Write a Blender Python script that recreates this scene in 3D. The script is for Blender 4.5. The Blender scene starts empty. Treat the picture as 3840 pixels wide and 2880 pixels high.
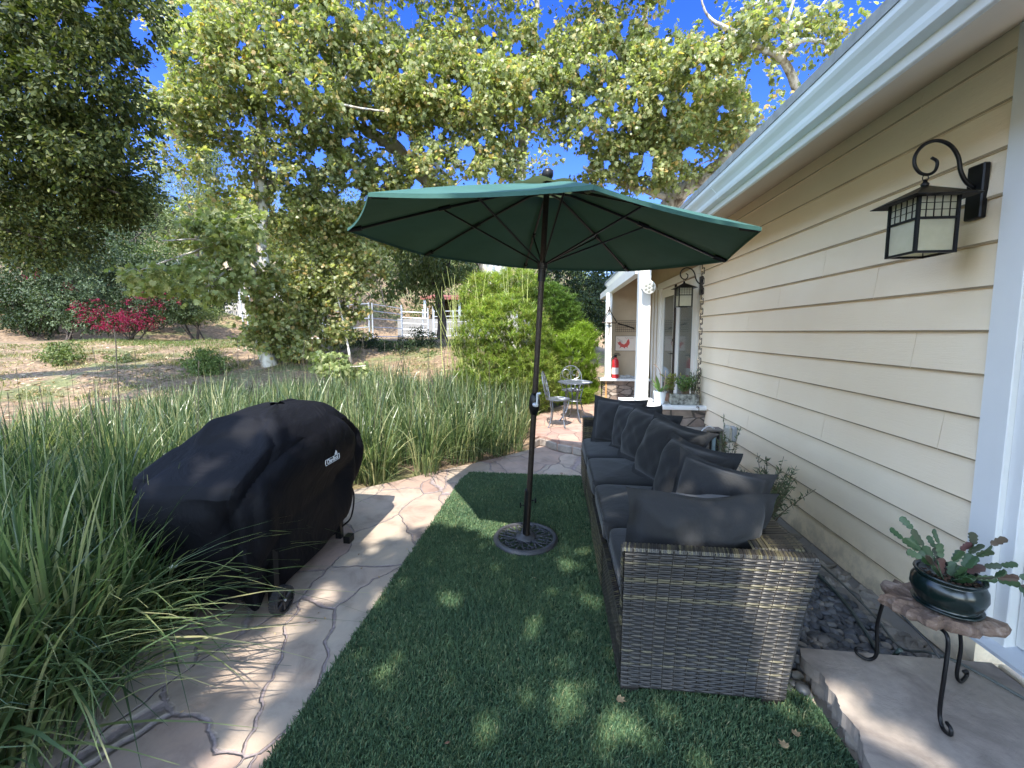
import bpy, math, random
import numpy as np
from mathutils import Vector, Matrix
R=np.random.default_rng(7); rnd=random.Random(5)
scene=bpy.context.scene; COL=scene.collection
# ---------------------------------------------------------------- camera model
FF=1560.0; TP=.090; S=2212/3840; F=FF*S; CX,CY=1106.0,(1244+FF*TP)*S; H=1.5
pitch=math.atan(TP); yaw=math.atan(165/math.hypot(FF,FF*TP))
fv=np.array([-math.sin(yaw)*math.cos(pitch),math.cos(yaw)*math.cos(pitch),-math.sin(pitch)])
rv=np.array([math.cos(yaw),math.sin(yaw),0.]); uv_=np.cross(rv,fv); CAM=np.array([0,0,H])
def ray(x,y): return fv*F+rv*(x-CX)-uv_*(y-CY)
def gz(x,y,z=0.): d=ray(x,y); return CAM+d*((z-H)/d[2])
def gx(x,y,X): d=ray(x,y); return CAM+d*(X/d[0])
def gy(x,y,Y): d=ray(x,y); return CAM+d*(Y/d[1])
def proj(P):
    d=np.asarray(P,float)-CAM; z=d@fv; return CX+F*(d@rv)/z, CY-F*(d@uv_)/z
cd=bpy.data.cameras.new('camera'); cam=bpy.data.objects.new('camera',cd); COL.objects.link(cam)
M=Matrix(((rv[0],uv_[0],-fv[0],0),(rv[1],uv_[1],-fv[1],0),(rv[2],uv_[2],-fv[2],H),(0,0,0,1)))
cam.matrix_world=M; cd.sensor_width=36; cd.lens=36*FF/3840; cd.clip_end=2000; cd.clip_start=.05
cd.shift_y=(CY/S-1440)/3840
scene.camera=cam
SX,SY=.09,.70
SUN=np.array([SX,SY,-1.]); SUN/=np.linalg.norm(SUN)   # direction light travels
# ---------------------------------------------------------------- materials
def N(nt,t,**k):
    n=nt.nodes.new(t)
    for a,b in k.items():
        if a in n.inputs.keys() if isinstance(a,str) else False: n.inputs[a].default_value=b
        else: setattr(n,a,b)
    return n
def c4(c): return (c[0],c[1],c[2],1)
class Mt:
    def __init__(s,name):
        s.m=bpy.data.materials.new(name); s.m.use_nodes=True; s.nt=s.m.node_tree
        s.b=s.nt.nodes['Principled BSDF']; s.out=s.nt.nodes['Material Output']
    def n(s,t,**k): return N(s.nt,t,**k)
    def l(s,a,b): s.nt.links.new(a,b)
    def coord(s,kind='Object',scale=(1,1,1)):
        tc=s.n('ShaderNodeTexCoord'); mp=s.n('ShaderNodeMapping'); mp.inputs['Scale'].default_value=scale
        s.l(tc.outputs[kind],mp.inputs['Vector']); return mp.outputs[0]
    def noise(s,v,scale,detail=4,rough=.6,dist=0):
        n=s.n('ShaderNodeTexNoise'); n.inputs['Scale'].default_value=scale; n.inputs['Detail'].default_value=detail
        n.inputs['Roughness'].default_value=rough; n.inputs['Distortion'].default_value=dist; s.l(v,n.inputs['Vector']); return n
    def ramp(s,f,stops):
        r=s.n('ShaderNodeValToRGB'); e=r.color_ramp.elements
        while len(e)<len(stops): e.new(.5)
        for i,(p,c) in enumerate(stops): e[i].position=p; e[i].color=c4(c)
        s.l(f,r.inputs[0]); return r.outputs[0]
    def mix(s,f,a,b,mode='MIX'):
        m=s.n('ShaderNodeMix'); m.data_type='RGBA'; m.blend_type=mode
        for sock,v in((m.inputs[0],f),(m.inputs[6],a),(m.inputs[7],b)):
            if isinstance(v,(int,float)): sock.default_value=v
            elif isinstance(v,tuple): sock.default_value=c4(v)
            else: s.l(v,sock)
        return m.outputs[2]
    def math(s,op,a,b=0.,c=0.):
        m=s.n('ShaderNodeMath'); m.operation=op
        for i,v in enumerate((a,b,c)):
            if isinstance(v,(int,float)): m.inputs[i].default_value=v
            else: s.l(v,m.inputs[i])
        return m.outputs[0]
    def bump(s,h,strength=.3,dist=.01,chain=None):
        b=s.n('ShaderNodeBump'); b.inputs['Strength'].default_value=strength; b.inputs['Distance'].default_value=dist
        s.l(h,b.inputs['Height'])
        if chain is not None: s.l(chain,b.inputs['Normal'])
        s.l(b.outputs[0],s.b.inputs['Normal']); return b.outputs[0]
    def base(s,c):
        if isinstance(c,tuple): s.b.inputs['Base Color'].default_value=c4(c)
        else: s.l(c,s.b.inputs['Base Color'])
    def set(s,**k):
        for a,b in k.items(): s.b.inputs[a.replace('_',' ')].default_value=b
        return s
def simple(name,c,rough=.6,metal=0.,var=.12,nscale=12.,bump=.15,bd=.002,spec=.5):
    m=Mt(name); v=m.coord(); n=m.noise(v,nscale,5)
    lo=tuple(x*(1-var) for x in c); hi=tuple(min(1,x*(1+var)) for x in c)
    m.base(m.ramp(n.outputs[0],[(.3,lo),(.7,hi)])); m.set(Roughness=rough,Metallic=metal)
    m.b.inputs['Specular IOR Level'].default_value=spec
    if bump: m.bump(m.noise(v,nscale*8,3).outputs[0],bump,bd)
    return m.m
def leafmat(name,cols,trans=.35,rough=.5,spec=.25,tc=None):
    m=Mt(name); g=m.n('ShaderNodeNewGeometry'); st=[(i/(len(cols)-1) if len(cols)>1 else 0,c) for i,c in enumerate(cols)]
    col=m.ramp(g.outputs['Random Per Island'],st)
    n=m.noise(m.coord(),.7,2); col=m.mix(.5,col,m.ramp(n.outputs[0],[(.35,(.55,.6,.5)),(.65,(1.3,1.25,1.2))]),'MULTIPLY')
    m.base(col); m.set(Roughness=rough); m.b.inputs['Specular IOR Level'].default_value=spec
    t=m.n('ShaderNodeBsdfTranslucent'); tcol=m.mix(1.,col,tc or (1.3,1.45,.6),'MULTIPLY'); m.l(tcol,t.inputs[0])
    mx=m.n('ShaderNodeMixShader'); mx.inputs[0].default_value=trans
    m.l(m.b.outputs[0],mx.inputs[1]); m.l(t.outputs[0],mx.inputs[2]); m.l(mx.outputs[0],m.out.inputs[0]); return m.m
# ---------------------------------------------------------------- object helpers
def tag(o,label=None,cat=None,group=None,kind=None):
    if label: o['label']=label
    if cat: o['category']=cat
    if group: o['group']=group
    if kind: o['kind']=kind
    return o
def empty(name,loc=(0,0,0),label=None,cat=None,group=None,rz=0,kind=None):
    o=bpy.data.objects.new(name,None); COL.objects.link(o); o.location=loc; o.rotation_euler=(0,0,rz); o.empty_display_size=.1
    return tag(o,label,cat,group,kind)
def fastmesh(name,V,loops,counts,mats,midx=None,parent=None,smooth=False,uv=None):
    me=bpy.data.meshes.new(name); V=np.asarray(V,np.float32); loops=np.asarray(loops,np.int32); counts=np.asarray(counts,np.int32)
    me.vertices.add(len(V)); me.vertices.foreach_set('co',V.ravel())
    me.loops.add(len(loops)); me.loops.foreach_set('vertex_index',loops)
    me.polygons.add(len(counts)); st=np.concatenate([[0],np.cumsum(counts)[:-1]]).astype(np.int32)
    me.polygons.foreach_set('loop_start',st); me.polygons.foreach_set('loop_total',counts)
    if not isinstance(mats,(list,tuple)): mats=[mats]
    for m in mats: me.materials.append(m)
    if midx is not None: me.polygons.foreach_set('material_index',np.asarray(midx,np.int32))
    me.polygons.foreach_set('use_smooth',np.full(len(counts),bool(smooth)))
    if uv is not None:
        l=me.uv_layers.new(name='UVMap'); l.data.foreach_set('uv',np.asarray(uv,np.float32).ravel())
    me.update(); me.validate()
    o=bpy.data.objects.new(name,me); COL.objects.link(o)
    if parent is not None: o.parent=parent
    return o
class MB:
    def __init__(s): s.v=[]; s.f=[]; s.m=[]; s.n=0
    def add(s,v,f,mi=0):
        s.v.append(np.asarray(v,float).reshape(-1,3)); 
        for q in f: s.f.append([i+s.n for i in q]); s.m.append(mi)
        s.n+=len(s.v[-1]); return s
    def box(s,lo,hi,mi=0,rot=None,c=None,bev=0):
        lo=np.array(lo,float);hi=np.array(hi,float)
        if bev>0:
            b=min(bev,*( (hi-lo)/2.01)); vs=[]
            idx={}
            for i,sx in enumerate((0,1)):
                for j,sy in enumerate((0,1)):
                    for k,sz in enumerate((0,1)):
                        p=np.array([hi[0] if sx else lo[0],hi[1] if sy else lo[1],hi[2] if sz else lo[2]])
                        sg=np.array([-1 if sx else 1,-1 if sy else 1,-1 if sz else 1])
                        for a in range(3):
                            q=p+sg*b; q[a]=p[a]; idx[(i,j,k,a)]=len(vs); vs.append(q)
            f=[]
            def I(i,j,k,a): return idx[(i,j,k,a)]
            for e in(0,1):
                q=[I(e,0,0,0),I(e,1,0,0),I(e,1,1,0),I(e,0,1,0)]; f.append(q if e else q[::-1])
                q=[I(0,e,0,1),I(1,e,0,1),I(1,e,1,1),I(0,e,1,1)]; f.append(q[::-1] if e else q)
                q=[I(0,0,e,2),I(1,0,e,2),I(1,1,e,2),I(0,1,e,2)]; f.append(q if e else q[::-1])
            for a in(0,1):
                for b2 in(0,1):
                    q=[I(a,b2,0,0),I(a,b2,1,0),I(a,b2,1,1),I(a,b2,0,1)]; f.append(q if a==b2 else q[::-1])
                    q=[I(a,0,b2,0),I(a,1,b2,0),I(a,1,b2,2),I(a,0,b2,2)]; f.append(q[::-1] if a==b2 else q)
                    q=[I(0,a,b2,1),I(1,a,b2,1),I(1,a,b2,2),I(0,a,b2,2)]; f.append(q if a==b2 else q[::-1])
            for i in(0,1):
                for j in(0,1):
                    for k in(0,1):
                        q=[I(i,j,k,0),I(i,j,k,1),I(i,j,k,2)]; f.append(q if (i+j+k)%2 else q[::-1])
            v=np.array(vs)
        else:
            v=np.array([[x,y,z] for x in(lo[0],hi[0]) for y in(lo[1],hi[1]) for z in(lo[2],hi[2])])
            f=[[0,1,3,2],[4,6,7,5],[0,4,5,1],[2,3,7,6],[0,2,6,4],[1,5,7,3]]
        if rot is not None:
            cc=(lo+hi)/2 if c is None else np.array(c); v=(v-cc)@np.array(rot).T+cc
        return s.add(v,f,mi)
    def tube(s,P,r,n=8,mi=0,cap=True,flat=1.):
        P=np.array(P,float); k=len(P); r=np.full(k,r,float) if np.isscalar(r) else np.array(r,float)
        T=np.gradient(P,axis=0); T/=np.linalg.norm(T,axis=1)[:,None]+1e-12
        ref=np.array([0,0,1.]) if abs(T[0][2])<.9 else np.array([1.,0,0]); a=np.cross(T[0],ref); a/=np.linalg.norm(a)
        V=[]
        for i in range(k):
            a=a-T[i]*(a@T[i]); a/=np.linalg.norm(a)+1e-12; b=np.cross(T[i],a)
            for j in range(n):
                t=2*math.pi*j/n; V.append(P[i]+r[i]*(math.cos(t)*a+flat*math.sin(t)*b))
        f=[[i*n+j,i*n+(j+1)%n,(i+1)*n+(j+1)%n,(i+1)*n+j] for i in range(k-1) for j in range(n)]
        if cap: f+= [list(range(n))[::-1],[(k-1)*n+j for j in range(n)]]
        return s.add(V,f,mi)
    def lathe(s,prof,c=(0,0,0),n=24,mi=0,axis=None):
        V=[];c=np.array(c,float)
        for (r,z) in prof:
            for j in range(n):
                t=2*math.pi*j/n; V.append([r*math.cos(t),r*math.sin(t),z])
        V=np.array(V); k=len(prof)
        if axis is not None: V=V@np.array(axis).T
        f=[[i*n+j,i*n+(j+1)%n,(i+1)*n+(j+1)%n,(i+1)*n+j] for i in range(k-1) for j in range(n)]
        if prof[0][0]>1e-4: f.append(list(range(n))[::-1])
        if prof[-1][0]>1e-4: f.append([(k-1)*n+j for j in range(n)])
        return s.add(V+c,f,mi)
    def prism(s,poly,lo,hi,mi=0,axis=2):
        n=len(poly); 
        def pt(p,h):
            q=list(p); q.insert(axis,h); return q
        V=[pt(p,lo) for p in poly]+[pt(p,hi) for p in poly]
        a=sum(poly[i][0]*poly[(i+1)%n][1]-poly[(i+1)%n][0]*poly[i][1] for i in range(n))
        f=[list(range(n))[::-1],[n+i for i in range(n)]]+[[i,(i+1)%n,n+(i+1)%n,n+i] for i in range(n)]
        if (a<0)!=(axis==1): f=[q[::-1] for q in f]
        return s.add(V,f,mi)
    def grid(s,fn,nu,nv,mi=0,closeu=False):
        V=[fn(i/nu,j/nv) for i in range(nu+(0 if closeu else 1)) for j in range(nv+1)]; w=nv+1; m=nu if closeu else nu+1
        f=[[i*w+j,((i+1)%m)*w+j,((i+1)%m)*w+j+1,i*w+j+1] for i in range(nu) for j in range(nv)]
        return s.add(V,f,mi)
    def build(s,name,mats,parent=None,smooth=False,wrap=False,**t):
        V=np.concatenate(s.v); cnt=[len(q) for q in s.f]; lp=[i for q in s.f for i in q]
        o=fastmesh(name,V,lp,cnt,mats,s.m,parent,smooth)
        if wrap: o.modifiers.new('edge','EDGE_SPLIT').split_angle=math.radians(40)
        if t: tag(o,**t)
        return o
def autosmooth(o,deg=40):
    m=o.modifiers.new('edge','EDGE_SPLIT'); m.split_angle=math.radians(deg); return o
def spline(P,n=6):
    P=np.array(P,float); Q=np.vstack([2*P[0]-P[1],P,2*P[-1]-P[-2]]); out=[]
    for i in range(1,len(Q)-2):
        for k in range(n):
            t=k/n; p0,p1,p2,p3=Q[i-1:i+3]
            out.append(.5*((2*p1)+(-p0+p2)*t+(2*p0-5*p1+4*p2-p3)*t*t+(-p0+3*p1-3*p2+p3)*t**3))
    out.append(P[-1]); return np.array(out)
def rotz(a): c,s=math.cos(a),math.sin(a); return np.array([[c,-s,0],[s,c,0],[0,0,1.]])
def rotx(a): c,s=math.cos(a),math.sin(a); return np.array([[1,0,0],[0,c,-s],[0,s,c]])
def roty(a): c,s=math.cos(a),math.sin(a); return np.array([[c,0,s],[0,1,0],[-s,0,c]])
# ---------------------------------------------------------------- leaves
SYC=np.array([[0,0],[.28,.05],[.5,.30],[.30,.38],[.42,.72],[.14,.62],[0,1.],[-.14,.62],[-.42,.72],[-.30,.38],[-.5,.30],[-.28,.05]])
OVAL=np.array([[0,0],[.22,.3],[.2,.65],[0,1],[-.2,.65],[-.22,.3]])
LANCE=np.array([[0,0],[.12,.35],[0,1],[-.12,.35]])
def unit(a): return a/(np.linalg.norm(a,axis=-1,keepdims=True)+1e-12)
def leaf_arrays(P,D,Nn,size,tmpl,fold=.25):
    """P centres, D leaf axis, Nn face normal, size lengths -> verts, loops, counts"""
    n=len(P); D=unit(D); X=unit(np.cross(D,Nn)); Z=np.cross(X,D); k=len(tmpl)
    t=tmpl; bendz=-fold*np.abs(t[:,0])-.18*(t[:,1])**2
    V=P[:,None,:]+size[:,None,None]*(X[:,None,:]*t[None,:,0,None]+D[:,None,:]*t[None,:,1,None]+Z[:,None,:]*bendz[None,:,None])
    V=V.reshape(-1,3); loops=np.arange(n*k); counts=np.full(n,k); return V,loops,counts
def rdir(n): return unit(R.normal(size=(n,3)))
def crown(name,ells,nclump,per,size,tmpl,mat,parent=None,crad=.4,droop=.5,up=.6,gaps=(),sj=.3,keep=None,flat=.6,ret=False,shell=0.):
    """ells: (x,y,rx,ry,Y,dY,w) image-read extents of leafy masses at real distance Y"""
    W=np.array([e[6] if len(e)>6 else e[2]*e[3] for e in ells],float); W/=W.sum(); C=[]
    k=0
    while len(C)<nclump and k<nclump*30:
        k+=1; e=ells[R.choice(len(ells),p=W)]
        q=R.normal(size=3); q/=np.linalg.norm(q); q*=max(shell,R.random())**(1/3.)if shell==0 else (shell+(1-shell)*R.random())
        x=e[0]+q[0]*e[2]; y=e[1]+q[1]*e[3]; Y=e[4]+q[2]*e[5]
        if any(((x-g[0])/g[2])**2+((y-g[1])/g[3])**2<1 for g in gaps): continue
        C.append(gy(x,y,max(Y,.6)))
    C=np.array(C); n=len(C)
    cr=crad*R.uniform(.6,1.35,n)
    idx=np.repeat(np.arange(n),per)
    K=6; dk=rdir(n*K)*np.array([1,1,flat]); dk[:,2]-=.18*droop; sel=idx*K+R.integers(0,K,len(idx))
    sr=R.random(len(idx))**.7; off=dk[sel]*(sr*cr[idx]*1.2)[:,None]; off[:,2]-=.35*droop*cr[idx]*sr**2
    off=off+R.normal(size=off.shape)*(cr[idx]*.13)[:,None]
    P=C[idx]+off
    if gaps:
        d=P-CAM; zz=d@fv; qx=CX+F*(d@rv)/zz; qy=CY-F*(d@uv_)/zz; m=np.ones(len(P),bool)
        for g in gaps: m&=(((qx-g[0])/g[2])**2+((qy-g[1])/g[3])**2)>R.uniform(.45,1.25,len(P))
        P=P[m]; idx=idx[m]; off=off[m]
    if keep is not None: m=keep(P); P=P[m]; idx=idx[m]; off=off[m]
    N_=len(P); D=unit(rdir(N_)*.8+unit(off)*.6+np.array([0,0,-droop])); Nn=unit(rdir(N_)*.8+np.array([0,-.25,up]))
    sz=size*R.uniform(1-sj,1+sj,N_)
    V,l,c=leaf_arrays(P,D,Nn,sz,tmpl)
    o=fastmesh(name,V,l,c,mat,parent=parent)
    return (o,C) if ret else o
def limbs(mb,paths,n=7,rough=.06):
    """paths: list of ([(x,y,Y,r)...])"""
    out=[]
    for p in paths:
        pts=np.array([gy(a[0],a[1],a[2]) for a in p]); rr=np.array([a[3] for a in p])
        Q=spline(pts,5); r=np.interp(np.linspace(0,len(p)-1,len(Q)),range(len(p)),rr)
        Q[1:-1]+=R.normal(size=(len(Q)-2,3))*r[1:-1,None]*.12
        mb.tube(Q,r*(1+R.uniform(-rough,rough,len(r))),n); out.append(np.c_[Q,r])
    return np.vstack(out)
def twigs(mb,L,C,frac=.5,r0=.02,nmax=260):
    pick=R.permutation(len(C))[:min(nmax,int(len(C)*frac))]
    order=sorted(pick,key=lambda i:np.min(np.linalg.norm(L[:,:3]-C[i],axis=1)))
    net=L.copy()
    for i in order:
        d=np.linalg.norm(net[:,:3]-C[i],axis=1); j=int(np.argmin(d)); a=net[j,:3]; b=C[i]
        if d[j]<.15: continue
        mid=(a+b)/2+R.normal(size=3)*d[j]*.12+np.array([0,0,d[j]*.08]); Q=spline([a,mid,b],4)
        ra=min(net[j,3]*.6,r0+.012*d[j]); rr=np.linspace(ra,max(ra*.4,.004),len(Q)); mb.tube(Q,rr,5,cap=False); net=np.vstack([net,np.c_[Q,rr]])
# ---------------------------------------------------------------- world, light
w=bpy.data.worlds.new('World'); scene.world=w; w.use_nodes=True; nt=w.node_tree; bg=nt.nodes['Background']
sky=nt.nodes.new('ShaderNodeTexSky'); sky.sky_type='NISHITA'; sky.sun_disc=False; sky.sun_elevation=math.asin(-SUN[2]); sky.sun_rotation=math.pi+math.atan2(SX,SY)*1
sky.air_density=1.0; sky.dust_density=.2; sky.ozone_density=3.0; sky.altitude=200
hs_=nt.nodes.new('ShaderNodeHueSaturation'); 
tcw=nt.nodes.new('ShaderNodeTexCoord'); dt=nt.nodes.new('ShaderNodeVectorMath'); dt.operation='DOT_PRODUCT'; nt.links.new(tcw.outputs['Generated'],dt.inputs[0]); dt.inputs[1].default_value=tuple(-SUN)
def mr_(a,b,c,d):
    m_=nt.nodes.new('ShaderNodeMapRange'); m_.interpolation_type='SMOOTHSTEP'; nt.links.new(dt.outputs['Value'],m_.inputs[0]); m_.inputs[1].default_value=a; m_.inputs[2].default_value=b; m_.inputs[3].default_value=c; m_.inputs[4].default_value=d; return m_.outputs[0]
# a clear sky is deepest blue about a right angle away from the sun
nt.links.new(mr_(.1,.5,1.36,.80),hs_.inputs['Saturation']); nt.links.new(mr_(.1,.5,.50,1.22),hs_.inputs['Value']); nt.links.new(mr_(.1,.5,.530,.5),hs_.inputs['Hue']); nt.links.new(sky.outputs[0],hs_.inputs['Color']); nt.links.new(hs_.outputs[0],bg.inputs[0]); bg.inputs[1].default_value=.15
sl=bpy.data.lights.new('sun','SUN'); sl.energy=2.0; sl.angle=math.radians(.53); sl.color=(1,.95,.86)
so=bpy.data.objects.new('sun',sl); COL.objects.link(so); so.rotation_euler=Vector(-SUN).to_track_quat('Z','Y').to_euler(); so.location=(0,-20,30)
vs=scene.view_settings; vs.view_transform='Standard'; vs.look='None'; vs.exposure=2.58; vs.gamma=1
scene.cycles.max_bounces=8; scene.cycles.diffuse_bounces=4; scene.cycles.transparent_max_bounces=8; scene.cycles.use_denoising=True
# ---------------------------------------------------------------- shared materials
def siding_mat():
    m=Mt('cream_painted_board'); v=m.coord('Object',(1,.35,9)); n=m.noise(v,14,6,.65,.6)
    v2=m.coord(); big=m.noise(v2,1.2,3); base=m.ramp(big.outputs[0],[(.35,(.84,.69,.485)),(.7,(.89,.75,.545))])
    # rust coloured run-off stain under the lantern
    tc=m.n('ShaderNodeTexCoord'); sp=m.n('ShaderNodeSeparateXYZ'); m.l(tc.outputs['Object'],sp.inputs[0])
    dy=m.math('ABSOLUTE',m.math('SUBTRACT',sp.outputs[1],2.10)); fy=m.math('SUBTRACT',1.,m.math('DIVIDE',dy,.07)); 
    dz=m.math('ABSOLUTE',m.math('SUBTRACT',sp.outputs[2],1.86)); fz=m.math('SUBTRACT',1.,m.math('DIVIDE',dz,.16))
    st=m.math('MULTIPLY',m.math('MAXIMUM',fy,0.),m.math('MAXIMUM',fz,0.)); st=m.math('MULTIPLY',st,.6)
    sz=m.math('MAXIMUM',m.math('SUBTRACT',1.,m.math('DIVIDE',sp.outputs[2],.30)),0.); sp2=m.math('MULTIPLY',sz,m.ramp(m.noise(v2,9,6,.7).outputs[0],[(.42,(0,0,0)),(.6,(1,1,1))])); base=m.mix(m.math('MULTIPLY',sp2,.55),base,(.30,.25,.18)); m.base(m.mix(st,base,(.42,.30,.10))); m.set(Roughness=.55)
    g=m.ramp(n.outputs[0],[(.42,(0,0,0)),(.5,(1,1,1)),(.58,(.2,.2,.2))]); m.bump(g,.35,.0018); return m.m
MS=siding_mat()
WHITE=simple('white_trim_paint',(.72,.72,.69),.45,var=.03,nscale=3,bump=.05)
WHITED=simple('white_door_paint',(.72,.70,.64),.4,var=.03,nscale=3,bump=.04)
TAN=simple('tan_stucco',(.46,.36,.25),.9,var=.05,nscale=6,bump=.25)
SOFF=simple('tan_soffit_paint',(.50,.42,.32),.8,var=.04,nscale=3,bump=.1)
BLACKM=simple('black_metal',(.012,.012,.013),.38,.6,var=.2,nscale=30,bump=.1)
BRONZE=simple('bronze_metal',(.035,.026,.02),.45,.6,var=.3,nscale=40,bump=.15)
GALV=simple('galvanised_steel',(.50,.52,.54),.45,.5,var=.1,nscale=10,bump=.05)
ROOFM=simple('grey_roof_edge',(.20,.23,.24),.8,var=.2,nscale=20)
CONC=simple('grey_concrete',(.22,.21,.195),.9,var=.15,nscale=4,bump=.3)
GLASS=Mt('window_glass'); GLASS.base((.10,.12,.11)); GLASS.set(Roughness=.06); GLASS.b.inputs['Specular IOR Level'].default_value=.9; GLASS=GLASS.m
# flagstone
def flag_mat(name,scale=1.55,tint=(1,1,1),grout=(.24,.20,.19)):
    m=Mt(name); v=m.coord(); dn=m.noise(v,2.2,3,.5); 
    vv=m.n('ShaderNodeVectorMath'); vv.operation='MULTIPLY_ADD'; m.l(dn.outputs['Color'],vv.inputs[0]); vv.inputs[1].default_value=(.28,.28,0); m.l(v,vv.inputs[2])
    dn2=m.noise(v,14,3,.6); v3=m.n('ShaderNodeVectorMath'); v3.operation='MULTIPLY_ADD'; m.l(dn2.outputs['Color'],v3.inputs[0]); v3.inputs[1].default_value=(.03,.03,0); m.l(vv.outputs[0],v3.inputs[2])
    mp=m.n('ShaderNodeMapping'); mp.inputs['Scale'].default_value=(1.25,.72,0); mp.inputs['Rotation'].default_value=(0,0,.6); m.l(v3.outputs[0],mp.inputs[0])
    ed=m.n('ShaderNodeTexVoronoi'); ed.feature='DISTANCE_TO_EDGE'; ed.inputs['Scale'].default_value=scale; m.l(mp.outputs[0],ed.inputs['Vector'])
    ce=m.n('ShaderNodeTexVoronoi'); ce.feature='F1'; ce.inputs['Scale'].default_value=scale; m.l(mp.outputs[0],ce.inputs['Vector'])
    t=tint; T=lambda c:(c[0]*t[0],c[1]*t[1],c[2]*t[2])
    sx=m.n('ShaderNodeSeparateColor'); m.l(ce.outputs['Color'],sx.inputs[0])
    cell=m.ramp(sx.outputs[0],[(0,T((.27,.235,.20))),(.35,T((.315,.285,.24))),(.6,T((.25,.19,.165))),(1,T((.335,.30,.26)))])
    n=m.noise(v,5,6,.65,.4); st=m.mix(.7,cell,m.ramp(n.outputs[0],[(.3,(.55,.50,.48)),(.5,(1.,1.,1.)),(.72,(1.3,1.22,1.12))]),'MULTIPLY')
    n2=m.noise(v,1.4,3,.6,.2); st=m.mix(.5,st,m.ramp(n2.outputs[0],[(.35,(1.08,.88,.82)),(.6,(1.,1.,1.04))]),'MULTIPLY')
    gm=m.ramp(ed.outputs['Distance'],[(.006,(0,0,0)),(.014,(1,1,1))])
    gn=m.noise(v,40,4); gr=m.mix(.6,grout,m.ramp(gn.outputs[0],[(.3,(.5,.5,.5)),(.7,(1.5,1.4,1.4))]),'MULTIPLY')
    m.base(m.mix(gm,gr,st)); m.set(Roughness=.78)
    hh=m.math('ADD',m.math('MULTIPLY',gm,.8),m.math('MULTIPLY',m.noise(v,9,7,.6).outputs[0],.35)); m.bump(hh,.9,.016); return m.m
FLAG=flag_mat('flagstone_paving',2.0,(1.05,1.,.93)); FLAG2=flag_mat('pink_flagstone_paving',2.6,(1.12,.92,.84),(.25,.18,.16))
SLAB=Mt('sandstone_slab'); _v=SLAB.coord(); _n=SLAB.noise(_v,3.2,7,.62,.8); SLAB.base(SLAB.mix(.6,SLAB.ramp(_n.outputs[0],[(.3,(.16,.13,.11)),(.5,(.26,.22,.185)),(.7,(.33,.28,.225))]),SLAB.ramp(SLAB.noise(_v,18,4).outputs[0],[(.3,(.75,.75,.75)),(.7,(1.2,1.2,1.2))]),'MULTIPLY')); SLAB.set(Roughness=.75)
SLAB.bump(SLAB.noise(_v,6,8,.65,.5).outputs[0],.7,.012); SLAB=SLAB.m
# ---------------------------------------------------------------- terrain
def sm(t): t=np.clip(t,0,1); return t*t*(3-2*t)
LX=[-2.15,-1.75,-1.25,-.6,-.3,-.2,.1,.6,40]; LY=[3.35,3.75,4.2,4.75,5.3,6.6,7.7,9.6,9.6]
def ter(x,y):
    x=np.asarray(x,float);y=np.asarray(y,float)
    dx=np.maximum(-2.15-x,0); dy=np.maximum(y-np.interp(np.maximum(x,-2.15),LX,LY),0); t=np.hypot(dx*.45,dy); t2=np.hypot(dx*.85,dy)
    side=1-.75*sm((x-.5)/3.5)
    h=-.03+1.2*sm((t-.3)/10)*side
    st=21-6*sm((-x-9)/6); hill=np.maximum(t2-st,0); h=h+ (26*(1-np.exp(-hill*.42/26)))*sm(hill/6)*(1-.45*sm((x+2)/10))
    nz=.05*np.sin(x*1.7+y*.6)*np.sin(y*1.3-x*.4)+.03*np.sin(x*3.9+1)*np.sin(y*4.3)+.6*sm((t-24)/10)*np.sin(x*.31)*np.sin(y*.23+1)
    return h+nz*sm((t-.8)/2.5)
def axis(lo,hi,c,n,k): 
    u=np.linspace(-1,1,n); s=np.sinh(u*k)/math.sinh(k); return np.where(s<0,c+s*(c-lo),c+s*(hi-c))
ax=axis(-260,260,-4,230,4.6); ay=axis(-60,420,7,230,4.6)
GX,GY=np.meshgrid(ax,ay,indexing='ij'); V=np.stack([GX,GY,ter(GX,GY)],-1).reshape(-1,3); nx,ny=len(ax),len(ay)
ii,jj=np.meshgrid(np.arange(nx-1),np.arange(ny-1),indexing='ij'); a=(ii*ny+jj).ravel(); lp=np.stack([a,a+ny,a+ny+1,a+1],-1).ravel()
gm=Mt('dry_garden_soil'); v=gm.coord(); n1=gm.noise(v,.9,5,.65); n2=gm.noise(v,9,5,.7); n3=gm.noise(v,.35,3)
soil=gm.ramp(n2.outputs[0],[(.28,(.07,.048,.028)),(.5,(.20,.135,.08)),(.72,(.36,.255,.155))]); gr=gm.ramp(n2.outputs[0],[(.3,(.05,.075,.02)),(.7,(.16,.19,.06))])
gm.base(gm.mix(gm.ramp(n1.outputs[0],[(.52,(0,0,0)),(.62,(.75,.75,.75))]),soil,gr)); gm.set(Roughness=.95); gm.bump(gm.noise(v,22,6,.7).outputs[0],.9,.04)
fastmesh('ground',V,lp,np.full(len(a),4),gm.m,smooth=True)['kind']='structure'
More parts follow.
